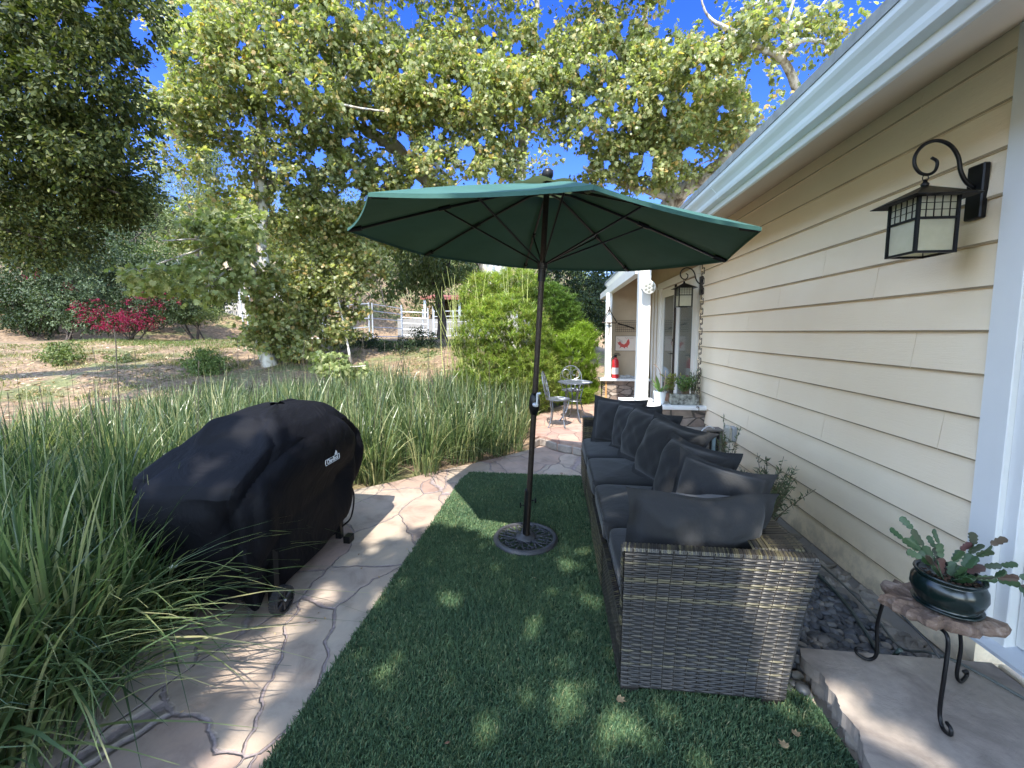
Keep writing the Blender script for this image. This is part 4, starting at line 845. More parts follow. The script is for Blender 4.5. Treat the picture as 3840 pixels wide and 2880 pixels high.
def wheel(c,parent,r=.072):
    t=MB(); Ax=np.array(Vector((1,-.12,0)).to_track_quat('Z','X').to_matrix()); n=30
    V=[];f=[]
    for j in range(n*2):
        a=2*math.pi*j/(n*2); rr=r*(1 if j%2 else .955)
        for (q,zz) in((.78,-.024),(1,-.020),(1,.020),(.78,.024)): V.append([rr*q*math.cos(a),rr*q*math.sin(a),zz])
    for j in range(n*2):
        k=(j+1)%(n*2)
        for i in range(3): f.append([j*4+i,k*4+i,k*4+i+1,j*4+i+1])
    t.add(np.array(V)@Ax.T+c,f); w1=t.build('wheel',simple('black_rubber',(.015,.015,.016),.7,var=.1,bump=.2),parent)
    t=MB(); t.lathe([(r*.3,-.018),(r*.8,-.015),(r*.8,.012),(r*.72,.010),(r*.3,.004),(.014,.004),(.012,.020),(0,.022)],c,24,axis=Ax)
    for k in range(6):
        a=k*math.pi/3; d=np.array([math.cos(a),math.sin(a),0]); t.tube([Ax@(d*r*.2+[0,0,.012])+c,Ax@(d*r*.74+[0,0,.016])+c],.006,5)
    t.build('rim',simple('black_plastic',(.02,.02,.022),.4,bump=0),w1)
    t=MB(); t.lathe([(0,.02),(.006,.021),(.006,.026),(0,.027)],c,10,axis=Ax); t.build('axle_cap',GALV,w1)
wheel(np.array([-1.445,1.965,.073]),gl)
wheel(np.array([-1.87,2.02,.073]),gl)
m_=MB(); 
for (x,y) in((-1.53,2.02),(-1.53,2.72),(-1.95,2.72),(-1.95,2.02)): m_=MB(); m_.box((x-.02,y-.02,.03),(x+.02,y+.02,.5)); m_.build('leg',BLACKM,gl)

m_=MB(); m_.box((-1.49,2.69,.0),(-1.44,2.76,.05),bev=.004); m_.build('caster',BLACKM,gl)
# strap loop
m_=MB(); Q=spline([(-1.50,2.80,.42),(-1.475,2.84,.30),(-1.48,2.80,.15),(-1.51,2.72,.11)],6); m_.tube(Q,.012,4,flat=.25); m_.build('strap',GC,gl)
# printed logo: outline badge, lettering, flame
def txt(s,size,bold=.0):
    cu=bpy.data.curves.new('logo_text','FONT'); cu.body=s; cu.size=size; cu.extrude=.0008; cu.offset=bold; cu.align_x='CENTER'; cu.align_y='CENTER'; cu.space_character=.88
    ob=bpy.data.objects.new('logo_text',cu); COL.objects.link(ob); dg=bpy.context.evaluated_depsgraph_get(); me=bpy.data.meshes.new_from_object(ob.evaluated_get(dg)); bpy.data.objects.remove(ob); return me
LW=simple('logo_white',(.62,.64,.66),.6,bump=0,var=.05)
_cv=np.concatenate(m_cov.v); _q=_cv[(abs(_cv[:,1]-2.50)<.10)&(abs(_cv[:,2]-.675)<.05)&(_cv[:,0]>-1.7)]; lc=np.array([_q[:,0].max()+.001,2.50,.675])
def put(me_or_mb,name,off,parent,mat):
    if isinstance(me_or_mb,MB): o=me_or_mb.build(name,mat,parent)
    else:
        o=bpy.data.objects.new(name,me_or_mb); COL.objects.link(o); o.parent=parent; o.data.materials.clear(); o.data.materials.append(mat)
    o.matrix_local=Matrix.Translation(Vector(lc+np.array([off,0,0])))@Matrix.Rotation(math.radians(-4),4,'Y')@Matrix(((0,0,1,0),(1,0,0,0),(0,1,0,0),(0,0,0,1))); return o
m_=MB(); W2,H2=.082,.017; ol=[(-W2,-H2),(W2,-H2),(W2+.004,0),(W2,H2),(-W2,H2),(-W2-.004,0)]
for a,b in zip(ol,ol[1:]+ol[:1]): m_.tube([(a[0],a[1],0),(b[0],b[1],0)],.0017,4)
fl=[(.030,.020),(.034,.034),(.040,.030),(.046,.050),(.052,.036),(.058,.042),(.062,.022)]; m_.prism(fl,-.0005,.0012)
lg=put(m_,'logo',.004,cover,LW); tag(lg)
put(txt('Char-Broil',.036,.0012),'logo_lettering',.004,cover,LW)
# ================================================================ BISTRO SET
AL=simple('grey_cast_aluminium',(.16,.17,.19),.38,.7,var=.2,nscale=30,bump=.1)
def bt(x,y): return ((1980+x*.18083)*.57604,(1340+y*.18083)*.57604)
t=empty('bistro_table',(.30,6.45,.13),'round grey cast metal bistro table on the raised patio','table')
tz=.60; rt=.265
m_=MB(); m_.lathe([(rt-.012,tz-.012),(rt,tz-.01),(rt,tz+.004),(rt-.012,tz+.006),(rt-.016,tz)],(0,0,0),40); m_.lathe([(.03,tz-.004),(.045,tz-.002),(.045,tz+.004),(.03,tz+.005)],(0,0,0),20)
for k in range(8):
    a=k*math.pi/4; Rk=rotz(a)
    for s_ in(-1,1): m_.tube(spline([Rk@np.array(p) for p in((.045,.0,tz),(.09,.035*s_,tz),(.15,.05*s_,tz),(.20,.02*s_,tz),(.25,.0,tz))],4),.0055,5,flat=.6)
    m_.tube(spline([Rk@np.array(p) for p in((.14,.0,tz),(.17,.03,tz),(.22,.07,tz),(.25,.085,tz))],4),.005,5); m_.tube(spline([Rk@np.array(p) for p in((.14,.0,tz),(.17,-.03,tz),(.22,-.07,tz),(.25,-.085,tz))],4),.005,5)
m_.lathe([(.138,tz-.004),(.145,tz),(.138,tz+.004)],(0,0,0),32); m_.build('tabletop',AL,t)
for k in range(4):
    a=k*math.pi/2+.35; Rk=rotz(a); m_=MB(); Q=spline([Rk@np.array(p) for p in((.15,0,tz-.01),(.135,0,.50),(.10,0,.36),(.10,0,.27),(.15,0,.12),(.25,0,.0))],6); m_.tube(Q,np.linspace(.009,.011,len(Q)),6)
    m_.tube(spline([Rk@np.array(p) for p in((.13,0,.48),(.06,0,.44),(.01,0,.50),(.0,0,.55))],4),.006,5); m_.build('leg',AL,t)
m_=MB(); P=[(.10*math.cos(a),.10*math.sin(a),.31) for a in np.linspace(0,2*math.pi,25)]; m_.tube(P,.007,5,cap=False); m_.lathe([(0,.3),(.03,.305),(0,.32)],(0,0,0),12); m_.build('ring_brace',AL,t)
def bistro_chair(loc,rz,label):
    t=empty('bistro_chair',loc,label,'chair','grey cast metal bistro chairs on the raised patio',rz)
    m_=MB(); m_.lathe([(.165,.395),(.175,.40),(.175,.412),(.162,.414),(.158,.405)],(0,0,0),32)
    for k in range(6):
        Rk=rotz(k*math.pi/3)
        for s_ in(-1,1): m_.tube(spline([Rk@np.array(p) for p in((0,0,.404),(.05,.035*s_,.404),(.11,.045*s_,.404),(.162,0,.404))],4),.005,5)
    m_.build('seat',AL,t)
    for k in range(4):
        a=k*math.pi/2+math.pi/4; Rk=rotz(a); m_=MB(); Q=spline([Rk@np.array(p) for p in((.14,0,.40),(.135,0,.33),(.12,0,.22),(.14,0,.08),(.175,0,0))],5); m_.tube(Q,[*np.linspace(.016,.008,8),*np.full(len(Q)-8,.008)],6); m_.build('leg',AL,t)
    m_=MB(); w_=.18; yb=.165
    P=[(w_*math.cos(a)*.98,yb+.045*(.45+math.sin(a)*1.0),.60+.19*math.sin(a)) for a in np.linspace(-.0,math.pi,20)]
    P=[(.13,yb-.02,.40),(.175,yb,.50)]+P+[(-.175,yb,.50),(-.13,yb-.02,.40)]; m_.tube(spline(P,2),.0085,6)
    f=lambda x,z:(x,yb+.045*((z-.60)/.19+.45)*.9,z)
    for s_ in(-1,1):
        P=[f(0,.50),f(.05*s_,.56),f(.13*s_,.60),f(.14*s_,.68),f(.09*s_,.73),f(.03*s_,.70),f(.03*s_,.64),f(.07*s_,.63)]; m_.tube(spline(P,5),.006,5)
        P=[f(0,.50),f(.07*s_,.47),f(.13*s_,.50),f(.15*s_,.55)]; m_.tube(spline(P,5),.006,5)
    m_.tube([f(0,.42),f(0,.60),f(0,.77)],.006,5); m_.tube([f(-.17,.50),f(0,.50),f(.17,.50)],.006,5); m_.lathe([(0,-.01),(.02,0),(0,.01)],f(0,.66),8); m_.build('backrest',AL,t)
    return t
bistro_chair((.04,5.98,.13),1.45,'grey metal bistro chair seen from the side at the near left of the table')
bistro_chair((.27,6.95,.13),.05,'grey metal bistro chair behind the table with its round scrolled back showing')
# ================================================================ PLANT STAND + CACTUS POT
ps=empty('plant_stand',(1.40,1.62,.14),'three-legged wrought iron stand with rough driftwood top on the door step','plant stand')
rtp=.5-.14-.03
m_=MB(); rg=np.random.default_rng(4); k=40; cxs,cys=-.005,-.01
ang=np.linspace(0,2*math.pi,k,endpoint=False); ra=.135+.018*np.sin(3*ang+1)+.012*np.sin(7*ang)+.006*rg.normal(size=k)
ex=unit(np.array([.70,-.72])); 
def rimp(i,s): 
    x=ra[i]*math.cos(ang[i])*s*1.12; y=ra[i]*math.sin(ang[i])*s*.86; return cxs+x*ex[0]-y*ex[1],cys+x*ex[1]+y*ex[0]
rings=[(.0,rtp-.012),(.80,rtp-.015),(.98,rtp-.006),(1.03,rtp+.010),(.97,rtp+.026),(.82,rtp+.031),(.45,rtp+.028),(0,rtp+.028)]
V=[];f=[]
for (s,z) in rings:
    for i in range(k): x,y=rimp(i,max(s,.001)); V.append((x,y,z+.004*math.sin(5*ang[i]+z*90)*(s>.4)+.0025*rg.normal()*(s>.4)))
for a in range(len(rings)-1):
    for i in range(k): f.append([a*k+i,a*k+(i+1)%k,(a+1)*k+(i+1)%k,(a+1)*k+i])
m_.add(V,f); bk=Mt('weathered_bark_wood'); v=bk.coord('Object',(1,1,1)); bk.base(bk.ramp(bk.noise(v,14,6,.7,1.).outputs[0],[(.3,(.05,.03,.02)),(.5,(.16,.105,.075)),(.7,(.30,.235,.19))])); bk.set(Roughness=.85); bk.bump(bk.noise(v,22,6,.7,.8).outputs[0],1.,.012)
m_.build('wood_top',bk.m,ps)
for i,(fx,fy,ox,oy) in enumerate([(-.085,.125,-1.,.55),(-.065,-.145,-.25,-1.),(.155,.045,.55,.25)]):
    d=unit(np.array([ox,oy,0.])); ft=np.array([fx,fy,0.]); top=np.array([fx*.62,fy*.62,rtp-.012]); ca=ft*1.0
    P=[top,top+d*.035+[0,0,-.004],top+d*.045+[0,0,-.05],ft+[0,0,.16],ft*.96+[0,0,.05],ft+d*.012+[0,0,.012],ft+d*.035+[0,0,.009],ft+d*.058+[0,0,.022],ft+d*.056+[0,0,.042],ft+d*.036+[0,0,.044]]
    m_=MB(); m_.tube(spline(P,6),.0065,8); m_.build('leg',BLACKM,ps,smooth=True)
m_=MB(); P=[(.088*math.cos(a),.088*math.sin(a),.175) for a in np.linspace(0,2*math.pi,30)]; m_.tube(P,.004,6,cap=False) if 0 else m_.tube([(-.055,.08,.27),(.0,0,.20),(.02,-.03,.16)],.0045,6); m_.build('brace',BLACKM,ps)
cp=empty('cactus_pot',(1.425,1.592,.501),'round dark green glazed pot of holiday cactus on the iron stand','potted plant')
gz_=Mt('dark_green_glaze'); v=gz_.coord(); gz_.base(gz_.ramp(gz_.noise(v,9,5).outputs[0],[(.3,(.003,.007,.007)),(.6,(.005,.014,.012)),(.8,(.02,.03,.022))])); gz_.set(Roughness=.22); gz_.bump(gz_.noise(v,30,3).outputs[0],.15,.002)
m_=MB(); s=.62; pf=[(0,.0),(.12,.0),(.15,.014),(.155,.026),(.148,.03),(.135,.024),(.125,.026),(.152,.065),(.166,.105),(.163,.145),(.148,.175),(.142,.183),(.150,.192),(.156,.200),(.153,.208),(.143,.207),(.136,.198),(.134,.175)]
m_.lathe([(r*s,z*s*1.02) for r,z in pf],(0,0,0),48); m_.build('pot',gz_.m,cp,smooth=True)
m_=MB(); m_.lathe([(0,.17*s),(.06*s,.176*s),(.134*s,.168*s)],(0,0,0),24); 
for i in range(160): a=R.uniform(0,6.28); r_=R.random()**.5*.125*s; m_.add(IV*np.array([.004,.005,.0035])*R.uniform(.5,1.5)+[r_*math.cos(a),r_*math.sin(a),.176*s],IF)
m_.build('potting_soil',simple('bark_compost',(.07,.035,.02),.95,var=.6,nscale=60,bump=.6),cp)
cl=Mt('cactus_pad'); g=cl.n('ShaderNodeNewGeometry'); cl.base(cl.ramp(g.outputs['Random Per Island'],[(0,(.025,.06,.018)),(.5,(.045,.085,.035)),(.8,(.06,.065,.035)),(1,(.12,.05,.05))])); cl.set(Roughness=.45)
m_=MB()
PAD=[(0,.0),(.30,.10),(.42,.26),(.30,.34),(.50,.52),(.36,.60),(.48,.80),(.22,.95),(0,.97)]
def pad(p,d,n_,L_):
    d=unit(d); s_=unit(np.cross(d,n_)); nn=np.cross(s_,d); V=[];
    out=[(x*.85,y) for x,y in PAD]+[(-x*.85,y) for x,y in PAD[::-1][1:-1]]
    for x,y in out: V.append(p+s_*x*L_*.62+d*y*L_+nn*(.10*L_*y*y-.1*abs(x)*L_))
    k=len(V); V+= [q-nn*.0022 for q in V]; m_.add(V,[list(range(k)),list(range(k,2*k))[::-1]]+[[i,i+k,(i+1)%k+k,(i+1)%k] for i in range(k)]); return p+d*L_*.95+nn*.09*L_
for (az,el,nseg,L0,sx) in [(2.4,.95,4,.042,0),(2.1,1.15,4,.045,0),(2.8,.8,3,.042,0),(1.7,1.3,3,.040,0),(2.0,1.45,3,.046,0),(-.2,1.1,4,.045,0),(0.1,.8,4,.046,0),(-.5,.45,5,.046,0),(-.1,.55,4,.042,0),(-.8,.5,4,.042,0),(.6,1.0,3,.04,0),(3.3,.9,2,.036,0),(4.6,.6,2,.036,0)]:
    aw=az+yaw; p=np.array([.02*math.cos(aw),.02*math.sin(aw),.11]); 
    br=[(p,el,aw,nseg)]
    while br:
        p,e_,w_,n_=br.pop()
        if n_<=0: continue
        d=np.array([math.cos(e_)*math.cos(w_),math.cos(e_)*math.sin(w_),math.sin(e_)]); q=pad(p,d,unit(R.normal(size=3)*.6+np.array([0,-.7,.6])),L0*R.uniform(1.05,1.45))
        br.append((q,e_-.16+R.normal()*.1,w_+R.normal()*.2,n_-1))
        if n_<=3 and R.random()<.6: br.append((q,e_+R.normal()*.45-.1,w_+R.choice([-.8,.8]),n_-2))
m_.build('cactus_stems',cl.m,cp)
# ================================================================ small things by the wall
m_=MB(); m_.tube(spline([(1.50,3.3,.045),(1.56,2.8,.05),(1.575,2.6,.05),(1.57,2.4,.05),(1.55,2.24,.05),(1.51,2.08,.05),(1.475,1.95,.05),(1.45,1.86,.06),(1.47,1.82,.155)],8),.0085,8)
tag(m_.build('garden_hose',simple('dark_green_hose',(.035,.055,.05),.4,bump=.05),smooth=True),'dark green hose curving over the pebbles beside the wall','hose')
m_=MB(); m_.tube(spline([(1.66,2.9,.04),(1.66,2.5,.05),(1.64,2.2,.045),(1.60,1.98,.045),(1.62,1.86,.12),(1.67,1.75,.149),(1.76,1.5,.149),(1.78,1.0,.149)],8),.006,6)
tag(m_.build('drip_line',simple('grey_tube',(.10,.11,.10),.5,bump=.05),smooth=True),'thin grey irrigation tube lying along the foot of the siding','tube')
WD=simple('weathered_grey_wood',(.20,.18,.155),.85,var=.3,nscale=10,bump=.4,bd=.004)
t=empty('wood_crate',(1.45,4.72,0),'low weathered wooden box behind the sofa against the stone ledge','crate')
for (lo,hi) in (((-.42,-.02,.40),(.24,.12,.425)),((.16,-.17,.10),(.19,-.02,.44)),((.30,-.17,.10),(.33,-.02,.44)),((.155,-.175,.44),(.335,-.015,.46)),((-.40,.0,.05),(-.36,.04,.40)),((.16,-.10,.05),(.33,-.08,.14))):
    m_=MB(); m_.box(lo,hi,bev=.003); m_.build('board',WD,t)
m_=MB(); m_.box((.195,-.13,.2),(.295,-.06,.43)); m_.build('dark_inside',simple('crate_dark',(.03,.03,.03),.8),t)
m_=MB(); m_.box((.225,-.150,.22),(.26,-.135,.40)); m_.build('blue_strip',simple('pale_blue_plastic',(.30,.42,.46),.4),t)
m_=MB(); m_.tube(spline([(1.56,4.54,.22),(1.535,4.53,.34),(1.545,4.53,.44),(1.59,4.54,.485),(1.65,4.58,.49),(1.70,4.6,.46)],6),.006,8); tag(m_.build('white_cord',simple('white_plastic_cord',(.7,.7,.72),.35,bump=0),smooth=True),'white cord looping over the wooden box behind the sofa','cord')
for (loc,h_,n_,lb,sd) in [((1.58,3.18,.0),.52,44,'larger grey-green rosemary shrub between the sofa back and the siding',1),((1.60,4.02,.02),.52,8,'sparse rosemary sprigs rising beside the outlet cover',2)]:
    t=empty('rosemary_shrub',loc,lb,'shrub','rosemary shrubs by the siding'); P=[];D=[];st=MB()
    for i in range(n_):
        az=R.uniform(0,6.28); rr=R.uniform(.05,.27)*(1 if sd==1 else .5); hh=h_*R.uniform(.55,1.1)*(1 if sd==1 else 1.35)
        Q=spline([(0,0,0),(rr*.4*math.cos(az),rr*.4*math.sin(az)*1.3,hh*.5),(rr*math.cos(az),rr*math.sin(az)*1.3,hh)],8); st.tube(Q,np.linspace(.004,.0015,len(Q)),4,cap=False)
        for q_ in range(70): u=R.uniform(.15,1); q=Q[int(u*(len(Q)-1))]; P.append(q+R.normal(size=3)*.004); D.append(R.normal(size=3)*.8+np.array([0,0,.6]))
    st.build('stems',simple('rosemary_twig',(.16,.12,.08),.8),t); P=np.array(P);V_,l_,c_=leaf_arrays(P,np.array(D),rdir(len(P)),.042*R.uniform(.5,1.2,len(P)),LANCE); fastmesh('needles',V_,l_,c_,ROS,parent=t)
# fallen leaves
LF=[simple('dry_leaf_tan',(.30,.21,.11),.8,var=.4,nscale=40),simple('dry_leaf_brown',(.16,.075,.04),.7,var=.3,nscale=20)]
spots=[(1343,1516,0,.055,'pale curled fallen leaf on the turf at the sofa near left foot'),(966,1608,1,.03,'small brown fallen leaf on the open turf near the bottom of the picture'),(1690,1610,0,.05,'pale dry leaf on the turf beside the door step'),(1315,1325,1,.035,'reddish brown leaf tucked under the sofa front edge'),(1212,1024,1,.055,'tan leaf on the paving beyond the turf edge'),(1105,1052,1,.04,'tiny curled leaf on the far end of the turf'),(668,1347,1,.022,'small dark leaf chip on the flagstone right of the grill wheel'),(1722,1588,0,.045,'crumpled yellowish leaf under the sofa right corner'),(1760,1322,0,.06,'pale yellow leaf lying on the dark pebbles'),(1155,1190+60,0,.02,'tiny pale petal on the turf in front of the umbrella base'),(985,1170,0,.02,'tiny pale leaf fragment on the turf left of the umbrella base')]
for (x,y,mi,s,lb) in spots:
    s*=.75
    p=gz(x,y,.02 if x>900 else .004); a=R.uniform(0,6.28); m_=MB(); c_,s_=math.cos(a),math.sin(a); T=SYC if s>.03 else OVAL; V=[]
    for q in T: X_,Y_=q[0]*s,(q[1]-.5)*s; V.append((X_*c_-Y_*s_,X_*s_+Y_*c_,.006+.25*s*abs(q[0])+.3*s*(q[1]-.4)**2))
    k=len(V); m_.add(V,[list(range(k))]); o=m_.build('fallen_leaf',LF[mi]); o.location=p; tag(o,lb,'leaf','fallen leaves on turf and paving')
# ================================================================ CORRAL, SHELTER, RETAINING WALL
def tz_(x,y): return float(ter(x,y))
def rail(m_,pts,r): m_.tube(pts,r,6)
A=np.array([-11.35,14.4]); Bc=np.array([-9.6,19.6]); Cc=np.array([-6.9,25.0]); Dc=np.array([-4.6,27.0])
def panel(a,b,label,tall=False,npost=2,hh=1.45,rails=(.12,.5,.85,1.15,1.42)):
    t=empty('corral_fence',(0,0,0),label,'fence','steel pipe corral panels'); m_=MB()
    P=[a+(b-a)*i/(npost-1) for i in range(npost)]
    for p in P: z=tz_(*p); q=MB(); q.tube([(p[0],p[1],z-.1),(p[0],p[1],z+hh+.05)],.03,8); q.build('post',GALV,t)
    for r_ in rails: m_.tube([(p[0],p[1],tz_(*p)+r_*hh/1.42) for p in P],.021,6)
    m_.build('rails',GALV,t); return t
# left panel with tall gate arch
panel(A,A+np.array([2.6,.55]),'nearest galvanised corral panel left of the white sycamore trunk',npost=2)
m_=MB(); a=A+np.array([-.12,0]); z=tz_(*a); m_.tube([(a[0],a[1],z-.1),(a[0]-.22,a[1],z+2.25)],.028,8); m_.tube([(a[0]+.14,a[1]+.1,z-.1),(a[0]+.14,a[1]+.1,z+2.3)],.028,8); m_.tube([(a[0]-.22,a[1],z+2.25),(a[0]+.14,a[1]+.1,z+2.3)],.028,8)
tag(m_.build('gate_frame',GALV),'tall steel gate frame at the left end of the corral','gate frame')
panel(A+np.array([2.7,.57]),np.array([-7.6,16.4]),'long corral panel right behind the sycamore trunk',npost=3)
panel(np.array([-7.5,16.5]),np.array([-7.3,19.3]),'corral panel running away behind the drooping leaves',npost=2)
g0=np.array([-8.05,21.2]);g1=np.array([-6.75,21.6])
t=empty('corral_gate',(0,0,0),'galvanised pipe gate with taller end post in the middle of the corral','gate'); m_=MB()
for r_ in(.15,.45,.75,1.05,1.35): m_.tube([(p[0],p[1],tz_(*p)+r_) for p in(g0,g1)],.02,6)
m_.build('rails',GALV,t)
for p,h_ in((g0,1.7),(g1,1.6),(g1-np.array([.28,0]),1.5),(g1+np.array([.25,.1]),1.85)): q=MB(); z=tz_(*p); q.tube([(p[0],p[1],z-.1),(p[0],p[1],z+h_)],.035,8); q.build('post',GALV,t)
panel(g1+np.array([.3,.1]),np.array([-4.6,22.6]),'corral panel in front of the concrete wall, right of the gate',npost=3)
panel(np.array([-4.5,22.65]),np.array([-2.2,23.6]),'farthest right corral panel beside the dark tree trunk',npost=3)
m_=MB(); pts=[(-9.2,23.6),(-5,25.0),(-1.5,26.0)]
for a,b in zip(pts[:-1],pts[1:]):
    d=np.array(b)-np.array(a); L_=np.linalg.norm(d); c_=(np.array(a)+np.array(b))/2; m_.box((c_[0]-L_/2,c_[1]-.12,.9),(c_[0]+L_/2,c_[1]+.12,2.25),rot=rotz(math.atan2(d[1],d[0])))
tag(m_.build('retaining_wall',CONC),'long grey concrete retaining wall behind the corral rails','wall')
t=empty('stable_shelter',(0,0,0),'open stable shelter with red brown metal roof beyond the corral','shelter')
m_=MB(); m_.add([(-8.6,26,3.55),(-3.6,27,3.55),(-3.4,31,4.0),(-8.8,30,4.0),(-8.6,26,3.75),(-3.6,27,3.70),(-3.4,31,4.15),(-8.8,30,4.2)],[[0,3,2,1],[4,5,6,7],[0,1,5,4],[1,2,6,5],[2,3,7,6],[3,0,4,7]]); m_.build('roof',simple('red_brown_metal',(.22,.07,.05),.6),t)
for p in((-8.4,26.3),(-6.2,26.6),(-3.8,27.2),(-3.6,30.6),(-8.6,29.6)): q=MB(); q.box((p[0]-.07,p[1]-.07,tz_(*p)-.1),(p[0]+.07,p[1]+.07,3.6)); q.build('post',GALV,t)
m_=MB(); m_.add([(-8.6,30,1),(-3.5,31,1),(-3.5,31.1,4.1),(-8.6,30.1,4.1)],[[0,1,2,3]]); m_.box((-8.6,30,1),(-3.5,30.1,4.0)); m_.build('back_wall',simple('dark_boards',(.05,.045,.04),.9),t)
# stone shed at left behind the first gate
t=empty('stone_shed',(0,0,0),'small whitewashed stone shed with flat tan roof board behind the tall gate frame','shed')
s0=gy(484,700,18.5); zs=tz_(s0[0],18.5); m_=MB(); m_.box((s0[0],18.5,zs-.3),(s0[0]+3.2,20.5,zs+1.9)); wst=simple('whitewashed_stone',(.42,.40,.37),.9,var=.5,nscale=3,bump=.8,bd=.03); m_.build('wall',wst,t)
m_=MB(); m_.box((s0[0]-.1,18.3,zs+1.9),(s0[0]+3.5,20.7,zs+2.35)); m_.build('roof',simple('tan_roof_board',(.38,.30,.20),.8),t)
m_=MB(); m_.box((s0[0]+1.2,18.47,zs-.1),(s0[0]+2.0,18.5,zs+1.5)); m_.build('opening',simple('brown_boards',(.14,.10,.07),.9),t)
# ================================================================ TREES
BK=Mt('sycamore_bark'); v=BK.coord('Object',(1,1,.5)); n=BK.noise(v,5,6,.65,.6); BK.base(BK.ramp(n.outputs[0],[(.36,(.13,.105,.08)),(.44,(.30,.26,.21)),(.50,(.50,.46,.40)),(.7,(.66,.63,.57))])); BK.set(Roughness=.85); BK.bump(BK.noise(v,20,5).outputs[0],.4,.01); BARK=BK.m
DBK=simple('dark_oak_bark',(.07,.055,.045),.95,var=.5,nscale=12,bump=.8,bd=.01)
SYL=leafmat('sycamore_leaf',[(.10,.12,.04),(.165,.19,.065),(.235,.26,.095),(.31,.33,.14),(.42,.42,.22),(.42,.27,.10)],.5,.42,.5)
OAKL=leafmat('oak_leaf',[(.022,.033,.009),(.04,.058,.014),(.075,.095,.025),(.16,.17,.06)],.25,.55,.25)
gaps=[(315,110,26,50),(338,150,30,38),(468,345,28,34),(400,20,22,18),(600,440,14,20),(690,340,20,26),(870,310,22,26),(760,420,30,26),(1010,195,18,20),(925,170,14,10),(1640,180,26,60),(1480,30,20,50),(1350,60,10,30),(1400,350,18,30),(1260,150,12,16),(1330,230,10,14),(1195,320,16,12),(1010,330,20,22),(640,250,12,16),(1115,100,12,20),(780,30,14,16),(1180,45,22,28),(880,40,20,30),(1490,330,20,22),(560,60,10,12),(1260,345,18,18)]
for _ in range(150): gaps.append((R.uniform(380,1600),R.uniform(0,430),R.uniform(6,15),R.uniform(6,15)))
def tree(name,label,cat,paths,ells,ncl,per,size,tm_,lm,bark,crad=.45,group=None,tw=.5,r0=.02,gp=(),**k):
    t=empty(name,(0,0,0),label,cat,group); m_=MB(); L_=limbs(m_,paths)
    o,C=crown('crown',ells,ncl,per,size,tm_,lm,t,crad,gaps=gp,ret=True,**k); twigs(m_,L_,C,tw,r0); m_.build('trunk',bark,t,smooth=True); return t
# near-left sycamore, white trunk rising from the bed
tree('sycamore_tree','sycamore with mottled white trunk rising from the grass bed left of the umbrella','tree',
 [[(600,880,9,.26),(592,815,9,.20),(580,775,9,.17),(563,735,9,.15),(556,690,9,.15),(568,640,9,.14),(574,590,9,.13),(562,520,9.1,.125),(566,450,9.2,.12),(560,380,9.2,.115),(560,310,9.3,.11),(566,250,9.3,.10),(552,190,9.2,.09),(545,120,9.1,.08),(520,40,9,.06),(500,-60,9,.05)],
  [(560,330,9.2,.08),(520,305,9,.06),(480,290,8.7,.05),(415,280,8.4,.03),(350,262,8.2,.015)],
  [(553,145,9.2,.07),(580,158,9,.06),(625,165,8.9,.055),(665,190,8.7,.05),(700,215,8.6,.04),(766,232,8.5,.025),(830,240,8.4,.015)],
  [(570,600,9,.05),(520,560,8.2,.03),(440,520,7.6,.02),(350,520,7.2,.012)],[(560,420,9.2,.06),(610,370,9.5,.04),(680,330,10,.025)],
  [(560,250,9.3,.06),(500,200,9,.045),(430,130,8.6,.03),(390,60,8.3,.02)],[(548,100,9.2,.05),(620,40,9.2,.04),(700,-20,9.2,.03)]],
 [(470,120,150,140,8.8,1.2,2.2),(640,120,150,150,8.8,1.3,2.6),(620,330,140,80,9.2,1.2,1.0),(520,20,190,100,8.6,1.2,1.6),(430,330,90,60,8.6,.8,.5),(560,430,150,70,9.6,1,1.0),(700,450,110,60,10,1,.9),(400,200,80,110,8.6,.8,.8),(640,470,180,80,12,1.5,1.4),(640,-150,260,130,8.8,1.5,1.5)],
 640,92,.080,SYC,SYL,BARK,.48,gp=gaps,group=None,tw=.5,sj=.5)
tree('sycamore_tree','pale leaning sycamore whose forked limb shows above the umbrella left rim','tree',
 [[(1120,800,11,.30),(1085,650,11,.27),(1030,520,11,.25),(975,440,11,.23),(920,385,11,.21),(870,335,10.9,.19),(833,308,10.8,.16),(795,285,10.7,.12),(766,262,10.6,.08),(730,200,10.4,.05)],
  [(850,318,10.9,.10),(852,280,10.9,.09),(870,262,10.8,.08),(905,258,10.6,.06),(960,250,10.2,.04),(1040,240,10,.03)],[(866,330,10.9,.09),(930,350,10.6,.06),(985,400,10.2,.03)],
  [(1075,650,11,.18),(1110,480,11.2,.15),(1130,300,11.4,.12),(1150,120,11.5,.08),(1165,-40,11.5,.06)],[(1120,350,11.3,.08),(1040,230,11,.06),(980,100,10.8,.04)],[(1130,300,11.4,.07),(1220,180,11.2,.05),(1290,80,11,.03)],
  [(795,285,10.7,.06),(760,200,10.4,.045),(740,100,10.2,.03)]],
 [(860,150,160,140,10.2,1.5,2.6),(1060,150,160,150,10.6,1.6,3.0),(1000,330,200,60,10.4,1.2,1.0),(820,400,120,60,10.2,.9,.9),(740,330,90,80,10.2,.9,.7),(820,480,110,60,13,1.2,.9),(960,-120,300,130,10.5,1.6,1.8)],
 720,92,.090,SYC,SYL,BARK,.52,gp=gaps,tw=.5,sj=.5)
